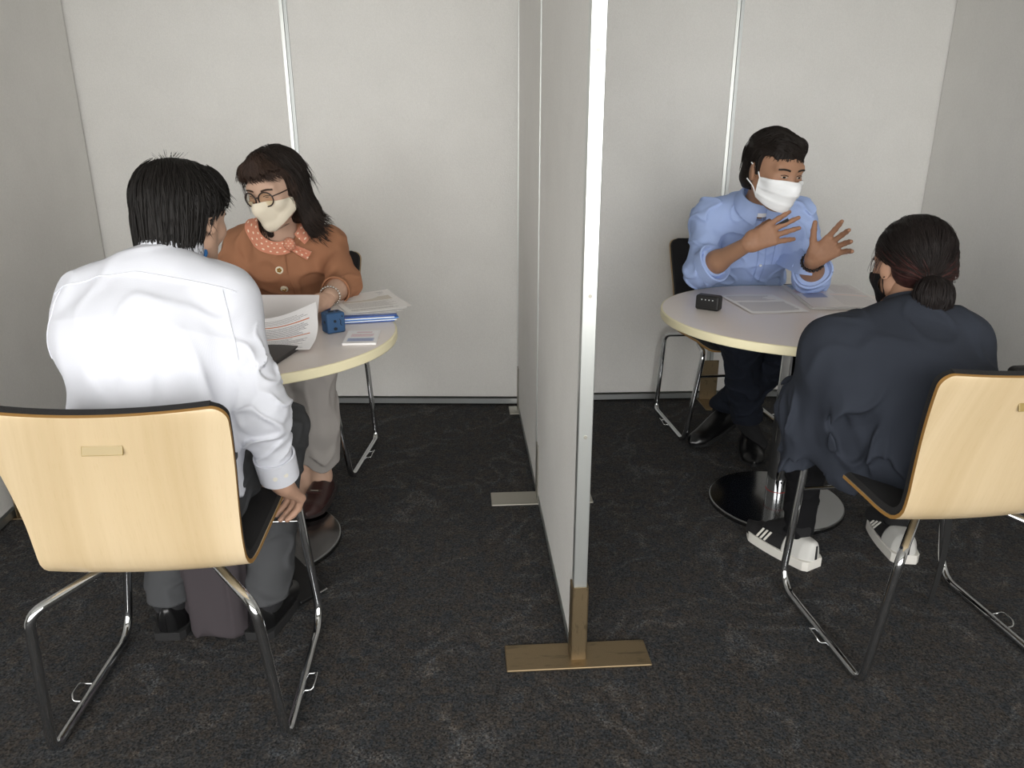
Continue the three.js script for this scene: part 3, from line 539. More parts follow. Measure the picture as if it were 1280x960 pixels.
  const st = strands({ n: 2600, f: cap.f, root: roots, len: .06, r: .0011, lift: .004, seg: 9, stop: p => p.z > lerp(-.008, .08, sstep(-.03, .07, p.y)) || p.y < -.122 + Math.max(0, Math.abs(p.x) - .03) * .7 + .03 * N3(p.x * 70, p.z * 70, 2), flow: (p, t, r) => { const d = r.clone().sub(whorl); d.y -= .03 + t * .1; return d.normalize(); }, colour: () => [.0085, .007, .0062] });
  const st2 = strands({ n: 26, f: cap.f, root: () => V(.012 + (rnd() - .5) * .07, .15, -.05 + (rnd() - .5) * .05), len: .022, r: .0005, lift: .002, seg: 6, free: .1, flow: (p, t, r) => V((r.x - .012) * 25 + .3, .5, (r.z + .05) * 25).normalize(), colour: () => [.012, .01, .009] });
  const nape = strands({ n: 420, f: cap.f, root: () => { const a = (rnd() - .5) * 3.6; return V(Math.sin(a) * .095, -.055 - rnd() * .03 + Math.abs(Math.sin(a)) * .02, -.03 - Math.cos(a) * .09); }, len: .05, r: .0009, lift: .003, seg: 7, free: .5, flow: (p, t, r) => V(r.x * 1.5 + .25 * Math.sin(r.x * 400), -1, .1 * Math.sin(r.x * 900)).normalize(), colour: () => [.0085, .007, .0062] });
  const hg = join([cap.g, st, st2, nape]); hg.applyMatrix4(M); P.add('hair', hg, hairMat, 'short black hair');
}

// ---- B: woman in the tan jacket
{
  const J = { pelvis: [-.84, .545, -2.86], waist: [-.83, .69, -2.84], chest: [-.82, .835, -2.79], neck: [-.812, .955, -2.705], neckTop: [-.795, 1.01, -2.665], Rs: [-.97, .885, -2.765], Ls: [-.665, .885, -2.765], Le: [-.585, .78, -2.625], Lw: [-.60, .768, -2.45], Re: [-1.03, .76, -2.62], Rw: [-.90, .755, -2.42],
    Rh: [-.92, .52, -2.83], Lh: [-.76, .52, -2.83], Rk: [-.80, .525, -2.45], Lk: [-.665, .525, -2.43], Ra: [-.745, .08, -2.53], La: [-.69, .095, -2.50], Rt: [-.75, .035, -2.42], Lt: [-.69, .055, -2.425] };
  const skin = skinLight, P = person('woman in a tan jacket with glasses and cream mask, reading papers at the table', [-.84, 0, -2.8]);
  const M = headMatrix([-.785, 1.098, -2.605], -22, 15, 4, .96), hd = makeHead(M, { skin, eye: .0012, brow: [.05, .03, .02] });
  const hands = [handGeo({ w: [-.603, .763, -2.43], s: .9, dir: [-.62, -.22, .72], palm: [-.35, -.85, -.2], side: [-.55, .1, -.75], curl: [[24, 34, 18], [28, 36, 18], [32, 36, 18], [36, 36, 18]], spread: 4, thumb: { out: 30, fwd: 30, bend: 10 } }, skin),
    handGeo({ w: [-.885, .75, -2.405], s: .9, dir: [.5, -.15, .8], palm: [0, -1, .1], side: [.7, 0, -.5], curl: [[12, 18, 10], [12, 18, 10], [14, 18, 10], [16, 18, 10]], spread: 5 }, skin)];
  P.add('body', join([bodyGeo(J, { skin }), hd.geo, ...hands]), skinMat);
  const tan = cloth('#a17256', .92, { bumpMap: weave, bumpScale: .0003 });
  const neckPt = V(-.81, .975, -2.70);
  const L = [...trunk(J, .014, 1.34), K(ell([-.775, .83, -2.70], [.075, .06, .045]), .05), K(ell([-.87, .83, -2.70], [.075, .06, .045]), .05), ...sleeve(J.Ls, J.Le, mid(J.Le, J.Lw, .62), .06, .05, .042), ...sleeve(J.Rs, J.Re, mid(J.Re, J.Rw, .6), .06, .05, .044)];
  const fo = folds(.006, 9, 8, 9, 6), cl = mid(J.Le, J.Lw, .52), cr = mid(J.Re, J.Rw, .5);
  const cutL = nearCut(cl.toArray(), V(...J.Lw).sub(V(...J.Le)).toArray(), .1), cutR = nearCut(cr.toArray(), V(...J.Rw).sub(V(...J.Re)).toArray(), .1);
  const jg = field(L, .04, .0055, (d, x, y, z) => { d -= fo(x, y, z); d = Math.max(d, .53 - y); d = cutR(cutL(d, x, y, z), x, y, z); // neckline opening
    const q = Math.hypot((x - neckPt.x) / .82, (y - neckPt.y) * .8, (z - neckPt.z - .035) * .8) - .078; return Math.max(d, -q); }, .03);
  const jf = jg.userData.f, jacket = P.add('jacket', jg, tan, 'tan collarless jacket with three-quarter sleeves');
  const fcore = blend(L, .04);
  P.add('cuff', ringSheet(cl.toArray(), V(...J.Lw).sub(V(...J.Le)).toArray(), .045, .047, -.012, .012, .005), tan, undefined, jacket);
  // front edge, buttons
  const onFront = (x, y) => { const p = V(x, y, -2.5); for (let i = 0; i < 80; i++) { const d = fcore(p.x, p.y, p.z); if (d < .003) break; p.z -= Math.max(d * .8, .0005); } return p; };
  const edge = []; for (let i = 0; i <= 14; i++) { const t = i / 14; edge.push(onFront(lerp(-.787, -.782, t), lerp(.885, .69, t))); }
  P.add('front_edge', tube(new THREE.CatmullRomCurve3(edge), 40, .0022, 6), tan, undefined, jacket);
  for (const y of [.822, .748]) { const p = onFront(-.812, y), n = grad(fcore, p); const b = P.add('button', disc(p.clone().addScaledVector(n, .001), n, .0135, .006), std('#e8dfc8', .35), 'round cream button with gold flower', jacket);
    const flower = []; for (let k = 0; k < 5; k++) { const a = k / 5 * 6.283; flower.push(disc(p.clone().addScaledVector(n, .0045).add(V(Math.cos(a) * .005, Math.sin(a) * .005, 0)), n, .0036, .002)); } P.add('flower', merge(flower), std('#b08a3c', .35, { metalness: .7 }), undefined, b); }
  // polka-dot collar draped on the jacket, tied in a knot
  const dots = dataTex(256, 256, (x, y) => { const i = Math.floor(y / 32), u = ((x + (i % 2) * 16) % 32) - 16, v = (y % 32) - 16; const w = Math.hypot(u, v) < 5.5; const n = (nAt(x, y) - .5) * 8; return w ? [236, 214, 190] : [206 + n, 138 + n, 112 + n]; });
  const dotMat = cloth('#ffffff', .8, { map: dots, side: THREE.DoubleSide });
  const ringAt = (a, w) => { const r = lerp(.066, .122, w); return V(neckPt.x + .005 + Math.sin(a) * r * 1.02, neckPt.y + .012 - Math.cos(a) * (.058 + .05 * w) * .95 - .01, neckPt.z + .02 + Math.cos(a) * r * .95); };
  const cs = (a0, a1, ruff, n) => sheet((u, v) => { const p = onto(fcore, ringAt(lerp(a0, a1, u), v), .007 + .004 * v * (1 + Math.sin(u * ruff)) ); return p; }, n, 8, .004, [1.0 * Math.abs(a1 - a0) / 3 * 1.4, .4]);
  const collar = P.add('collar', cs(-1.75, .42, 16, 48), dotMat, 'salmon polka-dot tied collar', jacket);
  P.add('collar_tail', cs(.95, 1.9, 9, 24), dotMat, undefined, collar);
  const kn = ringAt(.52, .45), kp = onto(fcore, kn, .014);
  const knot = new THREE.SphereGeometry(.021, 20, 14); knot.scale(1, 1.1, .7); knot.translate(kp.x, kp.y + .004, kp.z); P.add('knot', knot, dotMat, undefined, collar);
  const tail = sheet((u, v) => { const w = lerp(.014, .036, u) * (1 - .25 * u * u); const p = V(kp.x + lerp(0, .062, u) + (v - .5) * w * .6, kp.y - lerp(0, .038, u) - (v - .5) * -w, kp.z + .01 - u * .02); return onto(fcore, p, .011 + .004 * Math.sin(v * 9)); }, 10, 8, .004, [.45, .3]);
  P.add('bow_tail', tail, dotMat, undefined, collar);
  // trousers
  const tr = cloth('#a5a09c', .9), T = [cone(J.pelvis, [-.835, .60, -2.85], .125, .115, [V(1, 0, 0), 1.4])];
  for (const s of ['L', 'R']) T.push(cone(J[s + 'h'], J[s + 'k'], .085, .073), cone(J[s + 'k'], mid(J[s + 'k'], J[s + 'a'], .5), .072, .07), cone(mid(J[s + 'k'], J[s + 'a'], .5), J[s + 'a'], .07, .06));
  const ft = folds(.007, 12, 4, 12, 9);
  P.add('trousers', field(T, .03, .007, (d, x, y, z) => Math.max(d - ft(x, y, z), .155 + .02 * Math.sin(x * 40) - y), .03), tr, 'pale grey wide trousers');
  const brown = std('#3a2422', .35);
  for (const [x, y, z, yaw] of [[-.69, .027, -2.43, R(176)], [-.75, .0, -2.49, R(190)]]) { const { u, m } = placeShoe(P, .235, .088, .08, [x, y, z], yaw, brown, std('#2a2020', .7), { sole: .02, toe: .62 }, 'loafer', 'dark brown leather loafer');
    const st = rbox(.056, .008, .022, .003, 0, .057, -.03); st.applyMatrix4(m); P.add('saddle_strap', st, brown, undefined, u); const bu = rbox(.028, .004, .006, .0015, 0, .0625, -.03); bu.applyMatrix4(m); P.add('buckle', bu, zinc, undefined, u); }
  // bracelet
  const bc = mid(J.Le, J.Lw, .93); P.add('bracelet', (() => { const list = []; const a = V(...J.Lw).sub(V(...J.Le)).normalize(), u = V(0, 1, 0).cross(a).normalize(), w = a.clone().cross(u); for (let k = 0; k < 22; k++) { const g = k / 22 * 6.283, s = new THREE.SphereGeometry(.0042, 8, 6); const q = bc.clone().addScaledVector(u, Math.cos(g) * .033).addScaledVector(w, Math.sin(g) * .031); s.translate(q.x, q.y, q.z); list.push(s); } return merge(list); })(), std('#c9c5be', .25, { metalness: .8 }), 'pale metal bead bracelet');
  // mask: folded cream cloth, pointed below, seam down the middle
  const mk = blend([...hd.L.slice(0, 11), K(cone([0, .0, .086], [0, -.03, .108], .010, .016), .03), K(cone([0, -.05, .09], [0, -.085, .08], .018, .016), .03)], .03);
  const castIn = (F, x, y, z0, off) => { const p = V(x, y, z0); const d = V(-x * .55, 0, -.1).normalize(); for (let i = 0; i < 120; i++) { const e = F(p.x, p.y, p.z) - off; if (e < .0003) break; p.addScaledVector(d, Math.max(e * .7, .0004)); } return p; };
  const maskPt = (u, v) => { const s = u * 2 - 1, as = Math.abs(s), top = lerp(-.006, -.022, Math.pow(as, 1.6)), bot = lerp(-.128, -.068, Math.pow(as, .9)); const y = lerp(top, bot, v), ang = s * 1.28; const p = V(Math.sin(ang) * .15, y, Math.cos(ang) * .17 + .0); const c = V(0, y, -.01), d = c.sub(p).normalize(); for (let i = 0; i < 160; i++) { const e = mk(p.x, p.y, p.z) - .0035; if (e < .0003) break; p.addScaledVector(d, Math.max(e * .7, .0005)); if (p.z < -.01) break; } p.z += .008 * Math.max(0, 1 - as * 4) ; return p; };
  const mg = sheet(maskPt, 40, 20, .002); mg.applyMatrix4(M); const cream = cloth('#e6dcc8', .9); const mask = P.add('face_mask', mg, cream, 'cream cloth face mask');
  for (const e of [0, 1]) for (const v of [.05, .95]) { const a = maskPt(e, v), s = e ? 1 : -1; const g = smoothTube([a.toArray(), [s * .082, lerp(.012, -.03, v), .0], [s * .088, lerp(.02, -.03, v), -.02]], .0012, 12, 5); g.applyMatrix4(M); P.add('ear_loop', g, cream, undefined, mask); }
  // glasses
  const gg = [], gz = .107; for (const e of [-1, 1]) { const t = new THREE.TorusGeometry(.0248, .0024, 8, 36); t.scale(1.08, .98, 1); t.rotateY(e * .2); t.translate(e * .0325, -.001, gz - .005); gg.push(t); gg.push(smoothTube([[e * .054, .006, gz - .012], [e * .076, .009, .06], [e * .084, .008, .0], [e * .085, -.004, -.03]], .002, 20, 6)); }
  gg.push(smoothTube([[-.008, .004, gz - .002], [0, .007, gz], [.008, .004, gz - .002]], .0022, 10, 6));
  const gm = merge(gg); gm.applyMatrix4(M); const glasses = P.add('glasses', gm, std('#2a1f1c', .3), 'round dark-framed glasses');
  for (const e of [-1, 1]) { const t = new THREE.CircleGeometry(.0245, 28); t.scale(1.08, .98, 1); t.rotateY(e * .2); t.translate(e * .0325, -.001, gz - .005); t.applyMatrix4(M); P.add('lens', t, new THREE.MeshPhysicalMaterial({ color: '#f4efe4', roughness: .02, transmission: 1, thickness: 0, ior: 1.5, side: THREE.DoubleSide }), undefined, glasses); }
  // hair
  const hl = [ell([0, .043, -.018], [.092, .098, .112]), K(ell([0, -.04, -.065], [.08, .09, .055]), .03), K(cone([.08, .03, -.005], [.1, -.12, -.015], .026, .03), .03), K(cone([.1, -.12, -.015], [.1, -.165, .0], .03, .016), .02), K(cone([-.08, .03, -.005], [-.083, -.11, .0], .024, .022), .03), K(cone([-.083, -.11, .0], [-.07, -.155, .02], .022, .012), .02), K(cone([.06, -.10, -.06], [-.06, -.10, -.06], .04, .04), .03),
    K(cone([.0, .112, .042], [-.045, .085, .056], .014, .012), .03), K(cone([.0, .115, .045], [.055, .075, .056], .016, .016), .03), K(cone([-.045, .085, .062], [-.078, .045, .04], .014, .014), .03), K(cone([.055, .075, .056], [.082, .02, .03], .018, .016), .03)];
  const hcol = (x, y, z) => { const n = 1 + .6 * N3(x * 170, y * 26, z * 170), w = sstep(.03, .09, z) * .6; return [(.016 + .02 * w) * n, (.0105 + .008 * w) * n, (.008 + .004 * w) * n]; };
  const cap = hairCap(hl, .018, (x, y, z) => { const fr = z - lerp(.03, .2, sstep(.06, .086, y + Math.max(0, -x) * .12 - Math.max(0, x) * .25 + .004 * Math.sin(x * 160))); return fr; }, (x, y, z) => .003 * N3(Math.atan2(x, z) * 14, y * 5, 3) + .0016 * N3(x * 60, y * 12, z * 60), M, hcol);
  const part0 = V(-.01, .14, .03);
  const roots = () => { const a = rnd() * 6.283, b = -.9 + rnd() * 2.3; const q = V(Math.cos(a) * Math.cos(b) * .12, .04 + Math.sin(b) * .125, -.016 + Math.sin(a) * Math.cos(b) * .13); return q.z > lerp(.03, .2, sstep(.055, .085, q.y)) ? null : q; };
  const st = strands({ n: 2200, f: cap.f, root: roots, len: .12, r: .0011, lift: .003, seg: 12, flow: (p, t, r) => { const d = r.clone().sub(part0); d.z *= .3; d.x *= p.y > .06 ? 1 : .12; d.y = -(.06 + .1 * t); if (p.y < -.12 && p.x > 0) d.x += .12; return d.normalize(); }, stop: p => p.z > .045 && p.y < .05, colour: r => r.z > .04 ? [.03, .017, .012] : [.014, .0095, .0075] });
  const bangs = strands({ n: 520, f: cap.f, stop: p => p.y < .03 + .01 * Math.sin(p.x * 300), root: () => V((rnd() - .5) * .13, .09 + rnd() * .04, .07 + rnd() * .02), len: .055, r: .0011, lift: .003, seg: 9, free: .75, flow: (p, t, r) => V(r.x * 9 + .1 + t * (r.x > -.02 ? .7 : -.7), -.8, .1 - t * .5).normalize(), colour: () => [.034, .019, .013] });
  const curls = strands({ n: 420, f: cap.f, root: () => { const s = rnd() < .6 ? 1 : -1; return V(s * (.08 + rnd() * .045), -.06 - rnd() * .08, -.05 + rnd() * .07); }, len: .075, r: .0011, lift: .004, seg: 10, free: .3, flow: (p, t, r) => V((r.x > 0 ? 1 : .3) * (.1 + t * .9) * Math.sign(r.x) + .3 * Math.sin(t * 6 + r.y * 90), -1 + t * .5, .3 * Math.cos(t * 5 + r.x * 200)).normalize(), colour: () => [.02, .0125, .0095] });
  const hg = join([cap.g, st, bangs, curls]); hg.applyMatrix4(M); P.add('hair', hg, hairMat, 'dark brown shoulder-length hair with fringe');
}

// ---- C: man in the light blue shirt
{
  const J = { pelvis: [.95, .545, -3.19], waist: [.94, .70, -3.11], chest: [.925, .87, -3.0], neck: [.91, 1.025, -2.885], neckTop: [.9, 1.075, -2.80], Rs: [.755, .965, -2.945], Ls: [1.075, .965, -2.92], Re: [.70, .79, -2.80], Rw: [.812, .915, -2.625], Le: [1.095, .775, -2.76], Lw: [1.04, .862, -2.625],
    Rh: [.87, .52, -3.15], Lh: [1.03, .52, -3.15], Rk: [.86, .535, -2.74], Lk: [1.06, .535, -2.72], Ra: [.985, .12, -2.97], La: [.93, .13, -3.12], Rt: [1.03, .05, -2.90], Lt: [.87, .05, -3.08] };
  const skin = [.335, .185, .115], P = person('man in a light blue shirt and white mask gesturing with both hands', [.95, 0, -3.1]);
  const M = headMatrix([.897, 1.15, -2.71], 24, 12, -3, 1.02), hd = makeHead(M, { skin, eye: .0034, gaze: .033 });
  const hands = [handGeo({ w: [.812, .915, -2.625], dir: [.86, .42, .1], palm: [.25, -.25, -1], side: [-.4, .9, -.15], curl: [[10, 12, 8], [4, 8, 6], [6, 10, 6], [14, 14, 8]], spread: 8, lean: -2, thumb: { out: 22, fwd: 40, bend: 12 } }, skin),
    handGeo({ w: [1.04, .862, -2.625], dir: [.50, .62, .52], palm: [-.55, -.1, .75], side: [-.62, .66, -.1], curl: [[8, 14, 10], [14, 20, 12], [18, 24, 12], [18, 22, 12]], spread: 11, lean: -4, thumb: { out: 52, fwd: 4, bend: 6 } }, skin)];
  P.add('body', join([bodyGeo(J, { skin }), hd.geo, ...hands]), skinMat);
  const blue = cloth('#a6bae6', .85, { bumpMap: weave, bumpScale: .0002 });
  const rc = mid(J.Re, J.Rw, .3), lc = mid(J.Le, J.Lw, .36);
  const L = [...trunk(J, .018, 1.36), ...sleeve(J.Rs, J.Re, rc, .064, .054, .055), ...sleeve(J.Ls, J.Le, lc, .066, .058, .058)];
  const fo = folds(.0085, 11, 13, 11, 3), dR = V(...J.Rw).sub(V(...J.Re)), dL = V(...J.Lw).sub(V(...J.Le));
  const cutR = nearCut(rc.toArray(), dR.toArray(), .1), cutL = nearCut(lc.toArray(), dL.toArray(), .09);
  const np = V(.905, 1.06, -2.83);
  const sg = field(L, .04, .0055, (d, x, y, z) => { const arm = Math.max(sstep(.8, .74, x), sstep(1.04, 1.09, x)); d -= fo(x, y, z) * (.45 + .55 * arm); d = Math.max(d, .56 - y); d = cutL(cutR(d, x, y, z), x, y, z); return Math.max(d, .056 - Math.hypot(x - np.x, (y - np.y) * .6, z - np.z - .02)); }, .03);
  const core = blend(L, .04), shirt = P.add('shirt', sg, blue, 'light blue button-down shirt with rolled sleeves');
  for (const [c, d, r] of [[rc, dR, .064], [lc, dL, .062]]) P.add('rolled_cuff', merge([ringSheet(c.toArray(), d.toArray(), r * .98, r * 1.06, -.035, .006, .008, 36, .04), ringSheet(c.toArray(), d.toArray(), r * 1.05, r * .8, .008, -.014, .003, 36, .04)]), blue, undefined, shirt);
  const onFront = (x, y, off = .002) => { const p = V(x, y, -2.6); for (let i = 0; i < 90; i++) { const d = core(p.x, p.y, p.z) - off; if (d < .0004) break; p.z -= Math.max(d * .8, .0004); } return p; };
  const plk = x0 => { const e = []; for (let i = 0; i <= 14; i++) { const t = i / 14; e.push(onFront(lerp(.925, .952, t) + x0, lerp(.99, .72, t), .0035)); } return tube(new THREE.CatmullRomCurve3(e), 40, .0017, 6); };
  P.add('placket', merge([plk(-.014), plk(.014)]), blue, undefined, shirt);
  for (const t of [.12, .42, .72]) { const p = onFront(lerp(.925, .952, t), lerp(.99, .72, t), .0035); P.add('button', disc(p, grad(core, p), .005, .003), std('#e9ebee', .4), undefined, shirt); }
  const pk = sheet((u, v) => onFront(lerp(.985, 1.055, u), lerp(.90, .80, v) , .004), 10, 10, .003); P.add('chest_pocket', pk, blue, undefined, shirt);
  // collar: stand and two points
  const colAx = V(-.05, .82, .57);
  P.add('collar_stand', ringSheet([.905, 1.052, -2.842], colAx.toArray(), .071, .064, -.022, .018, .004), blue, undefined, shirt);
  for (const e of [-1, 1]) { const g = sheet((u, v) => { const a = e * lerp(2.6, .2, u), ax = colAx.clone().normalize(), U = V(1, 0, .09).normalize(), W = ax.clone().cross(U).multiplyScalar(-1); const r = lerp(.066, .083 + .012 * u, v), h = lerp(.02, -.018 - .038 * u * u, v); const p = V(.905, 1.052, -2.842).addScaledVector(U, Math.sin(a) * r).addScaledVector(W, Math.cos(a) * r).addScaledVector(ax, h); const d = core(p.x, p.y, p.z); if (d < .004 && v > .3) return onto(core, p, .005); return p; }, 18, 6, .003); P.add('collar_leaf', g, blue, undefined, shirt); }
  const tee = ringSheet([.905, 1.036, -2.838], colAx.toArray(), .06, .059, -.02, -.004, .003); P.add('undershirt', tee, cloth('#e8e8ea'), 'white undershirt at the open collar');
  // trousers
  const navy = cloth('#20242e', .92), T = [cone(J.pelvis, [.945, .62, -3.16], .125, .118, [V(1, 0, 0), 1.4])];
  for (const s of ['L', 'R']) T.push(cone(J[s + 'h'], J[s + 'k'], .085, .072), cone(J[s + 'k'], mid(J[s + 'k'], J[s + 'a'], .5), .07, .066), cone(mid(J[s + 'k'], J[s + 'a'], .5), J[s + 'a'], .066, .062));
  const ft = folds(.007, 9, 16, 9, 5);
  P.add('trousers', field(T, .025, .007, (d, x, y, z) => Math.max(d - ft(x, y, z), .13 - y), .03), navy, 'dark navy jeans');
  placeShoe(P, .275, .1, .092, [.875, .035, -3.055], R(128), blackLeather, rubber, { sole: .02, pitch: -.2, toe: .55 }, 'shoe', 'black leather shoe crossed behind the other ankle');
  placeShoe(P, .275, .1, .092, [1.0, 0, -2.92], R(168), blackLeather, rubber, { sole: .02, toe: .55 }, 'shoe', 'black leather shoe');
  for (const s of ['L', 'R']) P.add('sock', field([cone(mid(J[s + 'k'], J[s + 'a'], .7), J[s + 'a'], .05, .04), cone(J[s + 'a'], J[s + 't'], .04, .03)], .02, .006, null, .02), std('#141416', .95), 'black sock');
  // bracelet of dark beads, and the pen between the fingers
  const wl = mid(J.Le, J.Lw, .86), list = []; { const a = dL.clone().normalize(), u = V(1, 0, 0).addScaledVector(a, -a.x).normalize(), w = a.clone().cross(u); for (let k = 0; k < 20; k++) { const g = k / 20 * 6.283, s = new THREE.SphereGeometry(.006, 8, 6), q = wl.clone().addScaledVector(u, Math.cos(g) * .036).addScaledVector(w, Math.sin(g) * .034); s.translate(q.x, q.y, q.z); list.push(s); } for (const dx of [-.004, .004]) list.push(smoothTube([wl.clone().addScaledVector(w, .036).toArray(), wl.clone().addScaledVector(w, .04).add(V(dx, -.012, .004)).toArray(), wl.clone().addScaledVector(w, .04).add(V(dx * 2, -.02, .004)).toArray()], .0018, 8, 5)); }
  P.add('bracelet', merge(list.map(g => { const q = g.index ? g.toNonIndexed() : g; return q; })), std('#1a1416', .35), 'dark bead bracelet');
  // mask: pleated white surgical
  const mk = blend([...hd.L.slice(0, 11), K(cone([0, .0, .086], [0, -.03, .106], .010, .015), .03), K(cone([0, -.04, .088], [0, -.085, .08], .02, .02), .03)], .03);
  const maskPt = (u, v) => { const s = u * 2 - 1, as = Math.abs(s), top = lerp(-.006, -.014, as * as), bot = lerp(-.112, -.082, Math.pow(as, 1.6)); const y = lerp(top, bot, v), ang = s * 1.2; const p = V(Math.sin(ang) * .15, y, Math.cos(ang) * .17), d = V(0, y, -.01).sub(p).normalize(), pleat = .0022 * Math.max(0, Math.sin(v * 19)) * (1 - as * .4) + .006 * Math.sin(v * 3.14) * (1 - as); for (let i = 0; i < 160; i++) { const e = mk(p.x, p.y, p.z) - .004 - pleat; if (e < .0003) break; p.addScaledVector(d, Math.max(e * .7, .0005)); if (p.z < -.01) break; } return p; };
  const white = cloth('#eceef0', .9), mg = sheet(maskPt, 36, 30, .002); mg.applyMatrix4(M); const mask = P.add('face_mask', mg, white, 'white pleated surgical mask');
  for (const e of [0, 1]) { const s = e ? 1 : -1; for (const v of [.02, .98]) { const a = maskPt(e, v); const g = smoothTube([a.toArray(), [s * .079, lerp(.008, -.05, v), .012], [s * .09, lerp(.025, -.03, v), -.014]], .0021, 14, 6); g.applyMatrix4(M); P.add('ear_loop', g, white, undefined, mask); } const rim = []; for (let i = 0; i <= 8; i++) rim.push(maskPt(e, i / 8).toArray()); const g = smoothTube(rim, .0022, 14, 6); g.applyMatrix4(M); P.add('mask_edge', g, white, undefined, mask); }
  { const e = []; for (let i = 0; i <= 16; i++) e.push(maskPt(i / 16, 0).toArray()); const g = smoothTube(e, .0014, 40, 6); g.applyMatrix4(M); P.add('mask_edge', g, white, undefined, mask); }
  // hair: short, parted, off the forehead
  const hl = [ell([0, .047, -.02], [.086, .088, .104]), K(cone([-.04, .09, .044], [.04, .092, .044], .018, .018), .03), K(ell([0, -.03, -.06], [.074, .06, .05]), .03), K(cone([-.078, .04, .02], [-.078, -.005, .012], .013, .006), .015), K(cone([.078, .04, .02], [.078, -.005, .012], .013, .006), .015)];
  const col = (x, y, z) => { const n = 1 + .5 * N3(x * 170, y * 40, z * 170); return [.0125 * n, .0085 * n, .0068 * n]; };
  const cap = hairCap(hl, .02, (x, y, z) => { const line = lerp(.018, .16, sstep(.036, .066, y + .3 * Math.max(0, x + .01) - Math.max(0, -x - .03) * .35 + .012 * N3(x * 55, 3, 1))); return Math.max(z - line, (z > -.03 ? -.0 : -.075) - y - (z < .03 && z > -.03 ? .01 : 0)); }, (x, y, z) => .0025 * N3(x * 70, y * 30, z * 26), M, col);
  const roots = () => { const a = rnd() * 6.283, b = -.3 + rnd() * 1.8; const q = V(Math.cos(a) * Math.cos(b) * .11, .045 + Math.sin(b) * .115, -.016 + Math.sin(a) * Math.cos(b) * .125); const line = lerp(.015, .16, sstep(.04, .07, q.y + .3 * Math.max(0, q.x + .01) - Math.max(0, -q.x - .03) * .35)); return q.z > line ? null : q; };
  const st = strands({ n: 1900, f: cap.f, root: roots, len: .04, r: .0011, lift: .003, seg: 7, flow: (p, t, r) => { if (r.y > .08) return V(.75 - r.x * 8, -.2 - t * .4, .4).normalize(); return V(r.x * 2, -1, -.35).normalize(); }, colour: () => [.011, .0078, .0062] });
  const wisps = strands({ n: 90, f: cap.f, root: () => V(-.05 + rnd() * .09, .075 + rnd() * .03, .085), len: .032, r: .0009, lift: .003, seg: 7, free: .5, flow: (p, t, r) => V(.5 - r.x * 10 + t * .6, -.7, .2 - t * .6).normalize(), colour: () => [.013, .009, .007] });
  const hg = join([cap.g, st, wisps]); hg.applyMatrix4(M); P.add('hair', hg, hairMat, 'short dark hair');
  // the pen he holds is a thing of its own
  const pen = new THREE.CylinderGeometry(.0055, .0045, .13, 14); const pd = V(.55, .42, .3).normalize(); pen.applyQuaternion(new THREE.Quaternion().setFromUnitVectors(V(0, 1, 0), pd));
  single('pen', 'black pen held in the fingers of the blue-shirted man', 'pen', pen, black, [.885, .963, -2.632]);
}

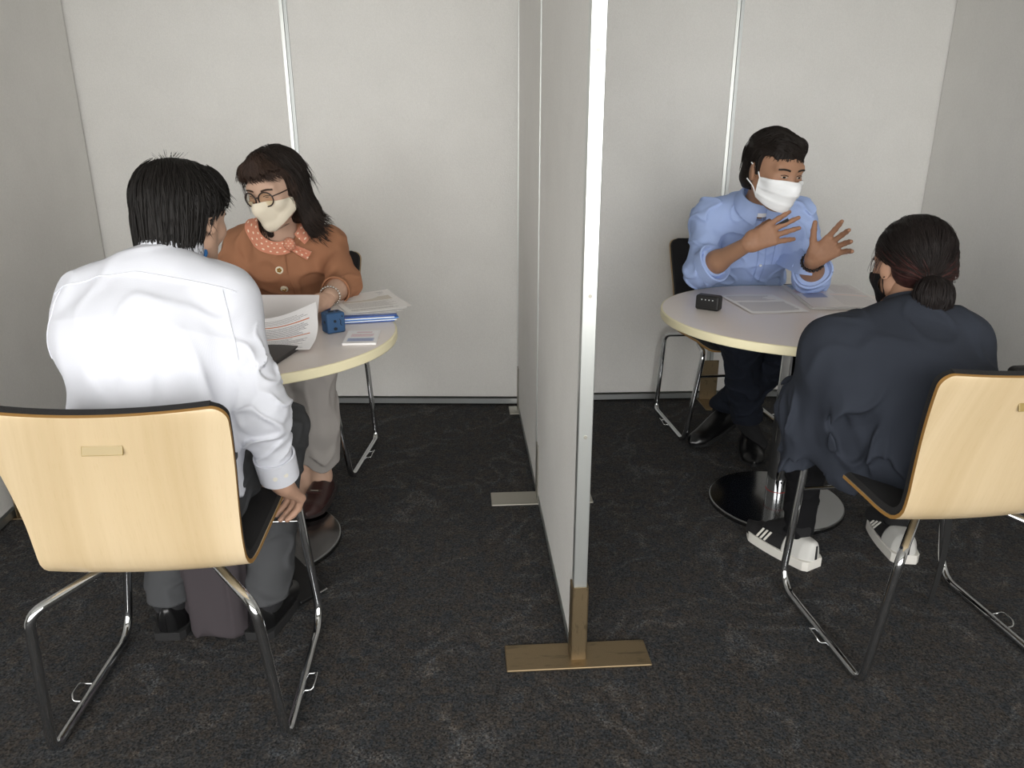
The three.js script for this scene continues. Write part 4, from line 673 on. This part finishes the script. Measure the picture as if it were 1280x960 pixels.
// ---- D: person in the dark blouse, seen from behind
{
  const J = { pelvis: [1.06, .54, -1.77], waist: [1.03, .64, -1.79], chest: [.985, .695, -1.83], neck: [1.045, .825, -1.94], neckTop: [1.06, .885, -1.99], Ls: [.835, .755, -1.885], Rs: [1.135, .765, -1.875], Le: [.825, .545, -1.93], Lw: [.86, .56, -2.12], Re: [1.20, .60, -1.95], Rw: [1.10, .60, -2.14],
    Lh: [.98, .52, -1.80], Rh: [1.15, .52, -1.79], Lk: [.93, .515, -2.2], Rk: [1.2, .515, -2.22], La: [.90, .10, -2.12], Ra: [1.25, .10, -2.19], Lt: [.85, .05, -2.2], Rt: [1.23, .05, -2.3] };
  const skin = [.42, .24, .16], P = person('person in a loose dark blue-grey blouse with low ponytail, seen from behind', [1.06, 0, -1.85]);
  const M = headMatrix([1.068, .94, -2.03], 190, 12, 2, .96), hd = makeHead(M, { skin });
  const hands = [handGeo({ w: [.862, .56, -2.12], s: .9, dir: [.5, 0, -.86], palm: [0, -1, 0], side: [.8, 0, .5], curl: [[12, 18, 10], [12, 18, 10], [14, 18, 10], [16, 18, 10]] }, skin), handGeo({ w: [1.098, .60, -2.145], s: .9, dir: [-.5, 0, -.86], palm: [0, -1, 0], side: [-.8, 0, .5], curl: [[12, 18, 10], [12, 18, 10], [14, 18, 10], [16, 18, 10]] }, skin)];
  P.add('body', join([bodyGeo(J, { skin }), hd.geo, ...hands]), skinMat);
  const dark = cloth('#31353e', .88, { bumpMap: weave, bumpScale: .0003 });
  const L = [...trunk(J, .022, 1.42), cone([.90, .56, -1.86], [1.1, .56, -1.82], .11, .11), cone([.90, .72, -1.88], [1.05, .72, -1.88], .075, .075), ...sleeve(J.Ls, J.Le, J.Lw, .074, .074, .055), ...sleeve(J.Rs, J.Re, J.Rw, .074, .07, .05), K(cone([.84, .58, -1.93], [.80, .40, -1.96], .066, .048), .04), K(cone([.90, .50, -1.84], [.89, .42, -1.82], .07, .05), .04)];
  const fo = folds(.009, 9, 5, 9, 8), fs = folds(.016, 13, 5, 13, 11);
  const hem = plane([.82, .385, -1.85], [.35, -1, -.25]);
  const sg = field(L, .06, .006, (d, x, y, z) => { const s = sstep(.93, .86, x) * sstep(.68, .55, y); d -= fo(x, y, z) * (.4 + sstep(.72, .6, y)) + fs(x, y, z) * s; d = Math.max(d, hem(x, y, z)); return Math.max(d, .05 - Math.hypot(x - 1.058, (y - .9) * .8, z + 1.98)); }, .03);
  const blouse = P.add('blouse', sg, dark, 'dark blue-grey loose blouse');
  P.add('collar', ringSheet([1.052, .848, -1.962], [.1, .82, -.5], .078, .066, -.022, .018, .005), dark, undefined, blouse);
  const T = [cone(J.pelvis, [1.05, .60, -1.78], .12, .115, [V(1, 0, 0), 1.35])];
  for (const s of ['L', 'R']) T.push(cone(J[s + 'h'], J[s + 'k'], .082, .068), cone(J[s + 'k'], mid(J[s + 'k'], J[s + 'a'], .5), .066, .058), cone(mid(J[s + 'k'], J[s + 'a'], .5), J[s + 'a'], .058, .045));
  const ft = folds(.005, 10, 16, 10, 7);
  P.add('trousers', field(T, .03, .007, (d, x, y, z) => Math.max(d - ft(x, y, z), .075 - y), .03), cloth('#121214', .92), 'black trousers');
  for (const s of ['L', 'R']) P.add('sock', field([cone(mid(J[s + 'k'], J[s + 'a'], .7), J[s + 'a'], .042, .04), cone(J[s + 'a'], J[s + 't'], .04, .03)], .02, .006, null, .02), std('#141416', .95), 'black sock');
  const white = std('#d9d6cf', .7), dk = std('#1a191b', .8);
  for (const [x, z, yaw] of [[.868, -2.155, R(30)], [1.245, -2.20, R(-6)]]) {
    const { u, m, heel } = placeShoe(P, .255, .098, .088, [x, 0, z], yaw, dk, white, { sole: .032, toe: .6 }, 'sneaker', 'black and white sneaker with three stripes');
    const on = (fn, n, k, t) => { const g = sheet(fn, n, k, t); g.applyMatrix4(m); return g; };
    P.add('heel_counter', heel, std('#c4c3bf', .7), 'pale grey heel', u);
    for (const e of [-1, 1]) for (let k = 0; k < 3; k++) P.add('stripe', on((s, t) => V(e * lerp(.05, .034, t), lerp(.036, .066, t), -.028 - k * .015 + lerp(-.0035, .0035, s) + t * .012), 2, 3, .002), white, undefined, u);
    P.add('heel_tape', on((s, t) => V((s - .5) * .008, lerp(.035, .08, t), .1335 - .003 * t), 2, 4, .002), dk, undefined, u);
  }
  // black mask seen past the cheek
  const mk = blend([...hd.L.slice(0, 11), K(cone([0, .0, .086], [0, -.03, .106], .010, .015), .03)], .03);
  const maskPt = (u, v) => { const s = u * 2 - 1, as = Math.abs(s), y = lerp(lerp(-.004, -.02, as), lerp(-.118, -.08, as), v), ang = s * 1.35, p = V(Math.sin(ang) * .15, y, Math.cos(ang) * .17), d = V(0, y, -.01).sub(p).normalize(); for (let i = 0; i < 160; i++) { const e = mk(p.x, p.y, p.z) - .005 - .006 * Math.sin(v * 3.14); if (e < .0003) break; p.addScaledVector(d, Math.max(e * .7, .0005)); if (p.z < -.01) break; } return p; };
  const mg = sheet(maskPt, 30, 16, .002); mg.applyMatrix4(M); const bm = cloth('#151315', .9), mask = P.add('face_mask', mg, bm, 'black cloth face mask');
  for (const e of [0, 1]) for (const v of [.05, .95]) { const a = maskPt(e, v), s = e ? 1 : -1, g = smoothTube([a.toArray(), [s * .08, lerp(.012, -.035, v), .005], [s * .09, lerp(.02, -.03, v), -.016]], .0015, 12, 5); g.applyMatrix4(M); P.add('ear_loop', g, bm, undefined, mask); }
  // hair pulled back to a tie, with a tucked tail
  const tie = V(.028, -.035, -.114);
  const hl = [ell([0, .042, -.018], [.09, .095, .108]), K(ell([0, -.015, -.06], [.08, .06, .06]), .03), K(cone([0, -.02, -.09], tie, .05, .022), .025)];
  const hcol = (x, y, z) => { const n = 1 + .6 * N3(x * 130, y * 60, z * 60), w = sstep(.035, .075, Math.abs(x)) * sstep(.05, .0, y) ; return [(.012 + .03 * w) * n, (.0085 + .006 * w) * n, (.0078 + .006 * w) * n]; };
  const cap = hairCap(hl, .02, (x, y, z) => z - lerp(-.028, .09, sstep(-.01, .075, y)), (x, y, z) => .0022 * N3(x * 60, y * 60, z * 14), M, hcol);
  const tailL = [ell([.034, -.08, -.142], [.05, .05, .038]), K(cone(tie, [.03, -.07, -.128], .022, .034), .02), K(cone([.04, -.1, -.13], [.05, -.14, -.122], .03, .012), .02)];
  const tailB = hairCap(tailL, .02, null, (x, y, z) => .003 * N3(x * 70, y * 20, z * 40), M, (x, y, z) => { const n = 1 + .5 * N3(x * 140, y * 50, z * 90); return [.011 * n, .008 * n, .0075 * n]; });
  const roots = () => { const a = rnd() * 6.283, b = -.5 + rnd() * 2.0; const q = V(Math.cos(a) * Math.cos(b) * .115, .04 + Math.sin(b) * .12, -.016 + Math.sin(a) * Math.cos(b) * .125); return q.z > lerp(-.03, .095, sstep(-.01, .08, q.y)) ? null : q; };
  const st = strands({ n: 2200, f: cap.f, root: roots, len: .1, r: .001, lift: .0025, seg: 10, flow: (p, t, r) => tie.clone().sub(p).normalize(), colour: r => Math.abs(r.x) > .05 && r.y < .05 && rnd() > .35 ? [.045, .016, .014] : [.0105, .0076, .007] });
  const st2 = strands({ n: 420, f: tailB.f, root: () => { const a = rnd() * 6.283; return V(.03 + Math.cos(a) * .03, -.045 - rnd() * .05, -.13 + Math.sin(a) * .03); }, len: .07, r: .001, lift: .003, seg: 10, free: .7, flow: (p, t, r) => V((r.x - .03) * 4 * (1 - 2 * t) + .15 * Math.sin(t * 6), -1 + t * .9, -.1 + (r.z + .13) * 3 + t * .4).normalize(), colour: () => [.011, .008, .0075] });
  const fly = strands({ n: 70, f: cap.f, root: () => { const s = rnd() < .5 ? -1 : 1; return V(s * (.08 + rnd() * .02), .02 + rnd() * .07, -.02 + rnd() * .06); }, len: .06, r: .0005, lift: .004, seg: 9, free: .1, flow: (p, t, r) => V(r.x * 3, -.6 - t, .5 - t * .8).normalize(), colour: () => [.03, .014, .012] });
  const hg = join([cap.g, st, fly]); hg.applyMatrix4(M); const hair = P.add('hair', hg, hairMat, 'dark hair with reddish sides tied low');
  const tg = join([tailB.g, st2]); tg.applyMatrix4(M); P.add('ponytail', tg, hairMat, undefined, hair);
  const tt = new THREE.TorusGeometry(.023, .007, 8, 24); tt.translate(tie.x, tie.y - .004, tie.z - .002); tt.applyMatrix4(M); P.add('hair_tie', tt, black, undefined, hair);
}
// ------------------------------------------------------------ things on the tables
// printed sheets: rows of small print drawn as fine grey strokes
function printed(w, h, draw) { const c = document.createElement('canvas'); c.width = w; c.height = h; const x = c.getContext('2d'); x.fillStyle = '#f4f2f0'; x.fillRect(0, 0, w, h); draw(x, w, h); const t = new THREE.CanvasTexture(c); t.colorSpace = THREE.SRGBColorSpace; t.magFilter = THREE.LinearFilter; return t; }
function rows(x, x0, y0, x1, y1, step, col, fill = .8) { x.fillStyle = col; for (let y = y0; y < y1; y += step) { let p = x0; const end = lerp(x0, x1, fill + rnd() * (1 - fill)); while (p < end) { const l = 4 + rnd() * 14; x.fillRect(p, y, Math.min(l, end - p), step * .4); p += l + 3; } } }
const paperMat = std('#efedeb', .8);
const tableTopY = .7105;
// left table
{
  const g = thing('folder_stack', 'stack of blue plastic folders on the left table beside the cube speaker', 'folders', [-.515, tableTopY, -2.475], R(14.8));
  const blues = ['#2f62b8', '#dfe8f4', '#4a86d2', '#e4ebf5', '#2a55a6'].map(c => std(c, .35));
  for (let i = 0; i < 5; i++) { const f = rbox(.225, .0036, .31, .001, (i % 3 - 1) * .004, .0022 + i * .0042, (i % 2) * .005); const q = part(g, 'folder', f, blues[i]); q.rotation.y = (i % 3 - 1) * .02; }
  const txt = printed(420, 600, (x, w, h) => { rows(x, 40, 50, 380, 90, 14, '#8a8684'); rows(x, 40, 120, 380, 300, 12, '#a7a2a2'); x.fillStyle = '#d9d3c9'; x.fillRect(40, 320, 340, 120); rows(x, 40, 460, 380, 560, 12, '#9d9a9c'); });
  for (let i = 0; i < 4; i++) single('loose_sheet', i === 3 ? 'topmost printed sheet of the papers on the blue folders' : 'plain white sheet in the pile on the blue folders', 'paper', sheet((u, v) => V((u - .5) * .21, .0012 * i + .006 * Math.pow(u, 4) * (i / 3) + .002 * Math.sin(v * 5 + i), (v - .5) * .297), 10, 8, .0006), i === 3 ? std('#ffffff', .8, { map: txt }) : paperMat, [-.50 + i * .006, tableTopY + .0235, -2.50 - i * .004], R(12 + i * 4), 'papers on the blue folders');
  // blue cube speaker
  const s = thing('cube_speaker', 'small blue cube-shaped speaker on the left table', 'speaker', [-.537, tableTopY, -2.222], R(36));
  const bm = std('#2b4f76', .6); part(s, 'body', rbox(.058, .062, .046, .006, 0, .031, 0, 4), bm);
  const dk = std('#0d1a28', .5), dsc = (x, y, r, sx = 1) => { const q = cyl(r, r, .002, 0, 0, 0, 20); q.rotateX(Math.PI / 2); q.scale(sx, 1, 1); q.translate(x, y, .0235); return q; };
  part(s, 'port', dsc(-.004, .037, .0042), dk); part(s, 'port', dsc(-.004, .014, .0048, 1.2), dk); part(s, 'port', dsc(.019, .05, .0022), dk);
  part(s, 'groove', smoothTube([[.010, .043, .0232], [.014, .036, .0232], [.013, .028, .0232], [.017, .022, .0232]], .0012, 12, 6), dk);
  const sd = cyl(.004, .004, .002, 0, 0, 0, 16); sd.rotateZ(Math.PI / 2); sd.translate(-.0293, .034, .004); part(s, 'port', sd, dk);
  part(s, 'button', rbox(.016, .003, .008, .001, -.006, .0625, 0), dk); part(s, 'button', rbox(.008, .003, .008, .001, .013, .0625, .002), dk);
  // card pad
  const cardT = printed(300, 440, (x, w, h) => { x.fillStyle = '#f6f4f6'; x.fillRect(0, 0, w, h); rows(x, 90, 50, 230, 80, 22, '#c2406a', 1); rows(x, 50, 130, 260, 220, 20, '#d08096'); x.fillStyle = '#b9c3dd'; x.fillRect(30, 270, 240, 110); rows(x, 40, 285, 260, 370, 18, '#5a6ea8', .95); });
  const pad = thing('card_pad', 'white pad with red and blue print on the left table', 'notepad', [-.438, tableTopY, -2.143], R(4));
  part(pad, 'leaves', box(.095, .006, .14, 0, .003, 0), paperMat); const face = new THREE.PlaneGeometry(.0945, .1395); face.rotateX(-Math.PI / 2); face.translate(0, .0062, 0); part(pad, 'printed_cover', face, std('#ffffff', .6, { map: cardT }));
  // the document the woman holds up
  const docT = printed(560, 760, (x, w, h) => { x.fillStyle = '#f7f5f6'; x.fillRect(0, 0, w, h); x.fillStyle = '#d0713c'; x.fillRect(30, 150, 470, 13); x.fillRect(30, 370, 470, 13); rows(x, 40, 60, 500, 130, 20, '#b0acae'); rows(x, 60, 190, 490, 350, 22, '#8f8b92'); rows(x, 60, 410, 490, 620, 22, '#8f8b92', .6); rows(x, 40, 660, 500, 700, 18, '#6f6c74'); });
  const TRc = V(-.568, .816, -2.16), BR = V(-.556, .718, -2.005), BL = V(-.70, .72, -1.985), TLc = V(-.735, .775, -2.12);
  const doc = (off, c) => sheet((u, v) => { const a = BL.clone().lerp(BR, u), b = TLc.clone().lerp(TRc, u * u * .35 + u * .65); const p = a.lerp(b, 1 - v); p.y += -.018 * Math.sin(Math.PI * (1 - v)) + .012 * Math.sin(Math.PI * u) * -(1 - v) + off; p.x += .012 * Math.sin(Math.PI * (1 - v)) * u + off; p.z -= off * 2; return p; }, 18, 18, .0006);
  const flip = g0 => { const uv = g0.attributes.uv; for (let i = 0; i < uv.count; i++) uv.setY(i, 1 - uv.getY(i)); return g0; };
  single('document_sheet', 'printed sheet with two orange lines held up over the left table', 'paper', flip(doc(0)), std('#ffffff', .8, { map: docT }));
  const g2 = sheet((u, v) => { const p = V(lerp(-.80, -.60, u), lerp(.722, .80, v), lerp(-2.26, -2.33, v)); p.y += -.01 * Math.sin(v * 3.14); return p; }, 12, 10, .0006); single('document_sheet', 'plain grey-looking sheet behind the sheet with orange lines', 'paper', g2, std('#dcd7d6', .8));
  const g3 = rbox(.2, .012, .27, .003, 0, .006, 0); single('clipboard_case', 'black document case on the left table beside the white shirt', 'case', g3, std('#1d1b1c', .45), [-.70, tableTopY, -1.965], R(-9));
}
// right table
{
  const s = thing('box_speaker', 'small black box speaker with four dots on the right table', 'speaker', [.664, tableTopY, -2.515], R(-34));
  part(s, 'body', rbox(.082, .05, .04, .008, 0, .025, 0, 4), std('#161617', .5));
  for (let k = 0; k < 4; k++) { const q = cyl(.0022, .0022, .0015, 0, 0, 0, 12); q.rotateX(Math.PI / 2); q.translate(-.018 + k * .0125, .036, .0202); part(s, 'dot', q, std('#c8cccc', .4)); }
  for (const [x, y] of [[-.031, .012], [.031, .012], [.031, .038]]) { const q = cyl(.0024, .0024, .0015, 0, 0, 0, 12); q.rotateX(Math.PI / 2); q.translate(x, y, .0201); part(s, 'screw', q, black); }
  const sh = printed(420, 580, (x, w, h) => { rows(x, 30, 40, 390, 200, 18, '#98929a', .7); rows(x, 30, 250, 390, 520, 14, '#75707a', .95); });
  const pg = sheet((u, v) => V((u - .5) * .2, .0008 + .0012 * Math.sin(u * 5 + v * 3), (v - .5) * .28), 10, 10, .0005); const uv = pg.attributes.uv; for (let i = 0; i < uv.count; i++) uv.setY(i, 1 - uv.getY(i));
  single('printed_sheet', 'printed white sheet flat on the right table', 'paper', pg, std('#ffffff', .55, { map: sh }), [.874, tableTopY + .001, -2.60], R(6.7));
  const br = printed(520, 820, (x, w, h) => { x.fillStyle = '#dad4d2'; x.fillRect(0, 0, w, h); x.fillStyle = '#2d3540'; x.fillRect(0, 0, 250, 26); x.fillStyle = '#8ea6c6'; x.fillRect(10, 40, 260, 180); x.fillStyle = '#6f8fb8'; x.fillRect(30, 60, 150, 90); x.fillStyle = '#c8b0b0'; x.fillRect(10, 235, 200, 120); x.fillStyle = '#9aa0bc'; x.fillRect(40, 370, 150, 150); rows(x, 290, 60, 500, 360, 18, '#b3a6a6'); x.fillStyle = '#e3cfc8'; x.fillRect(230, 400, 270, 40); rows(x, 230, 460, 500, 780, 18, '#b9b2b2'); });
  const b = thing('brochure', 'open printed brochure on the right table in front of the dark blouse', 'brochure', [1.15, tableTopY, -2.70], R(-5));
  for (let k = 0; k < 3; k++) { const q = sheet((u, v) => V((u - .5) * .25 + k * .003, .0015 + k * .0035 + .006 * Math.sin(u * 3.14) * (k + 1) / 3, (v - .5) * .40 + k * .004), 14, 10, .001); const uv2 = q.attributes.uv; for (let i = 0; i < uv2.count; i++) uv2.setY(i, 1 - uv2.getY(i)); part(b, 'leaf', q, k === 2 ? std('#ffffff', .42, { map: br }) : paperMat); }
}
// ------------------------------------------------------------ on the floor
{
  const rb = (c, h, r) => at((x, y, z) => { const a = Math.abs(x - c[0]) - h[0] + r, b = Math.abs(y - c[1]) - h[1] + r, e = Math.abs(z - c[2]) - h[2] + r; return Math.hypot(Math.max(a, 0), Math.max(b, 0), Math.max(e, 0)) + Math.min(0, Math.max(a, b, e)) - r; }, A3(c), Math.hypot(...h));
  const L = [rb([-.785, .13, -1.745], [.075, .13, .052], .028), rb([-.79, .27, -1.755], [.062, .08, .035], .025), cone([-.862, .07, -1.775], [-.855, .22, -1.78], .035, .03)];
  const fo = folds(.005, 11, 3, 11, 13); const g = field(L, .04, .006, (d, x, y, z) => Math.max(d - fo(x, y, z), .002 - y), .03); g.translate(.785, 0, 1.755);
  const t = thing('tote_bag', 'soft dark grey cloth bag on the floor between the black shoes', 'bag', [-.785, 0, -1.755]); const bm = cloth('#423d40', .95); part(t, 'body', g, bm);
  part(t, 'seam', smoothTube([[.012, .02, .052], [.014, .1, .055], [.008, .2, .055], [.004, .3, .034]], .0015, 20, 6), bm);
  part(t, 'handle', smoothTube([[-.05, .32, .02], [-.045, .38, .0], [0, .40, -.01], [.045, .37, 0], [.05, .32, .02]], .006, 24, 8), bm);
}
{
  const t = thing('document_case', 'flat black case with metal corner leaning on the left table foot', 'case', [-.655, .052, -1.945], R(142));
  const inner = rbox(.23, .014, .095, .004, 0, 0, 0); const q = part(t, 'body', inner, std('#141415', .4)); q.rotation.z = .36;
  const tr = part(t, 'metal_trim', rbox(.006, .016, .05, .002, -.115, 0, .02), chrome); tr.rotation.z = .36;
}
{
  const t = thing('shoulder_bag', 'black bag with gold print between the dark blouse and the chair back', 'bag', [1.165, .455, -1.625], R(7));
  part(t, 'body', rbox(.10, .335, .036, .014, 0, .1675, 0, 4), std('#161415', .6)); part(t, 'gold_print', merge([[.0, .318], [.02, .322], [-.015, .325]].map(([x, y]) => { const g = cyl(.008, .008, .002, 0, 0, 0, 8); g.rotateX(Math.PI / 2); g.translate(x, y, .0175); return g; })), std('#b08d2c', .4, { metalness: .6 }));
  single('bag_strap', 'black strap hanging below the seat of the pale wood chair under the dark blouse', 'strap', sheet((u, v) => V((u - .5) * .028 * (1 - .5 * v) - .02 * v * v, .40 - .395 * v, .02 * Math.sin(v * 3) + .04 * v), 4, 16, .002), std('#131313', .8), [1.205, .002, -1.90], R(10));
}
renderer.render(scene, camera);
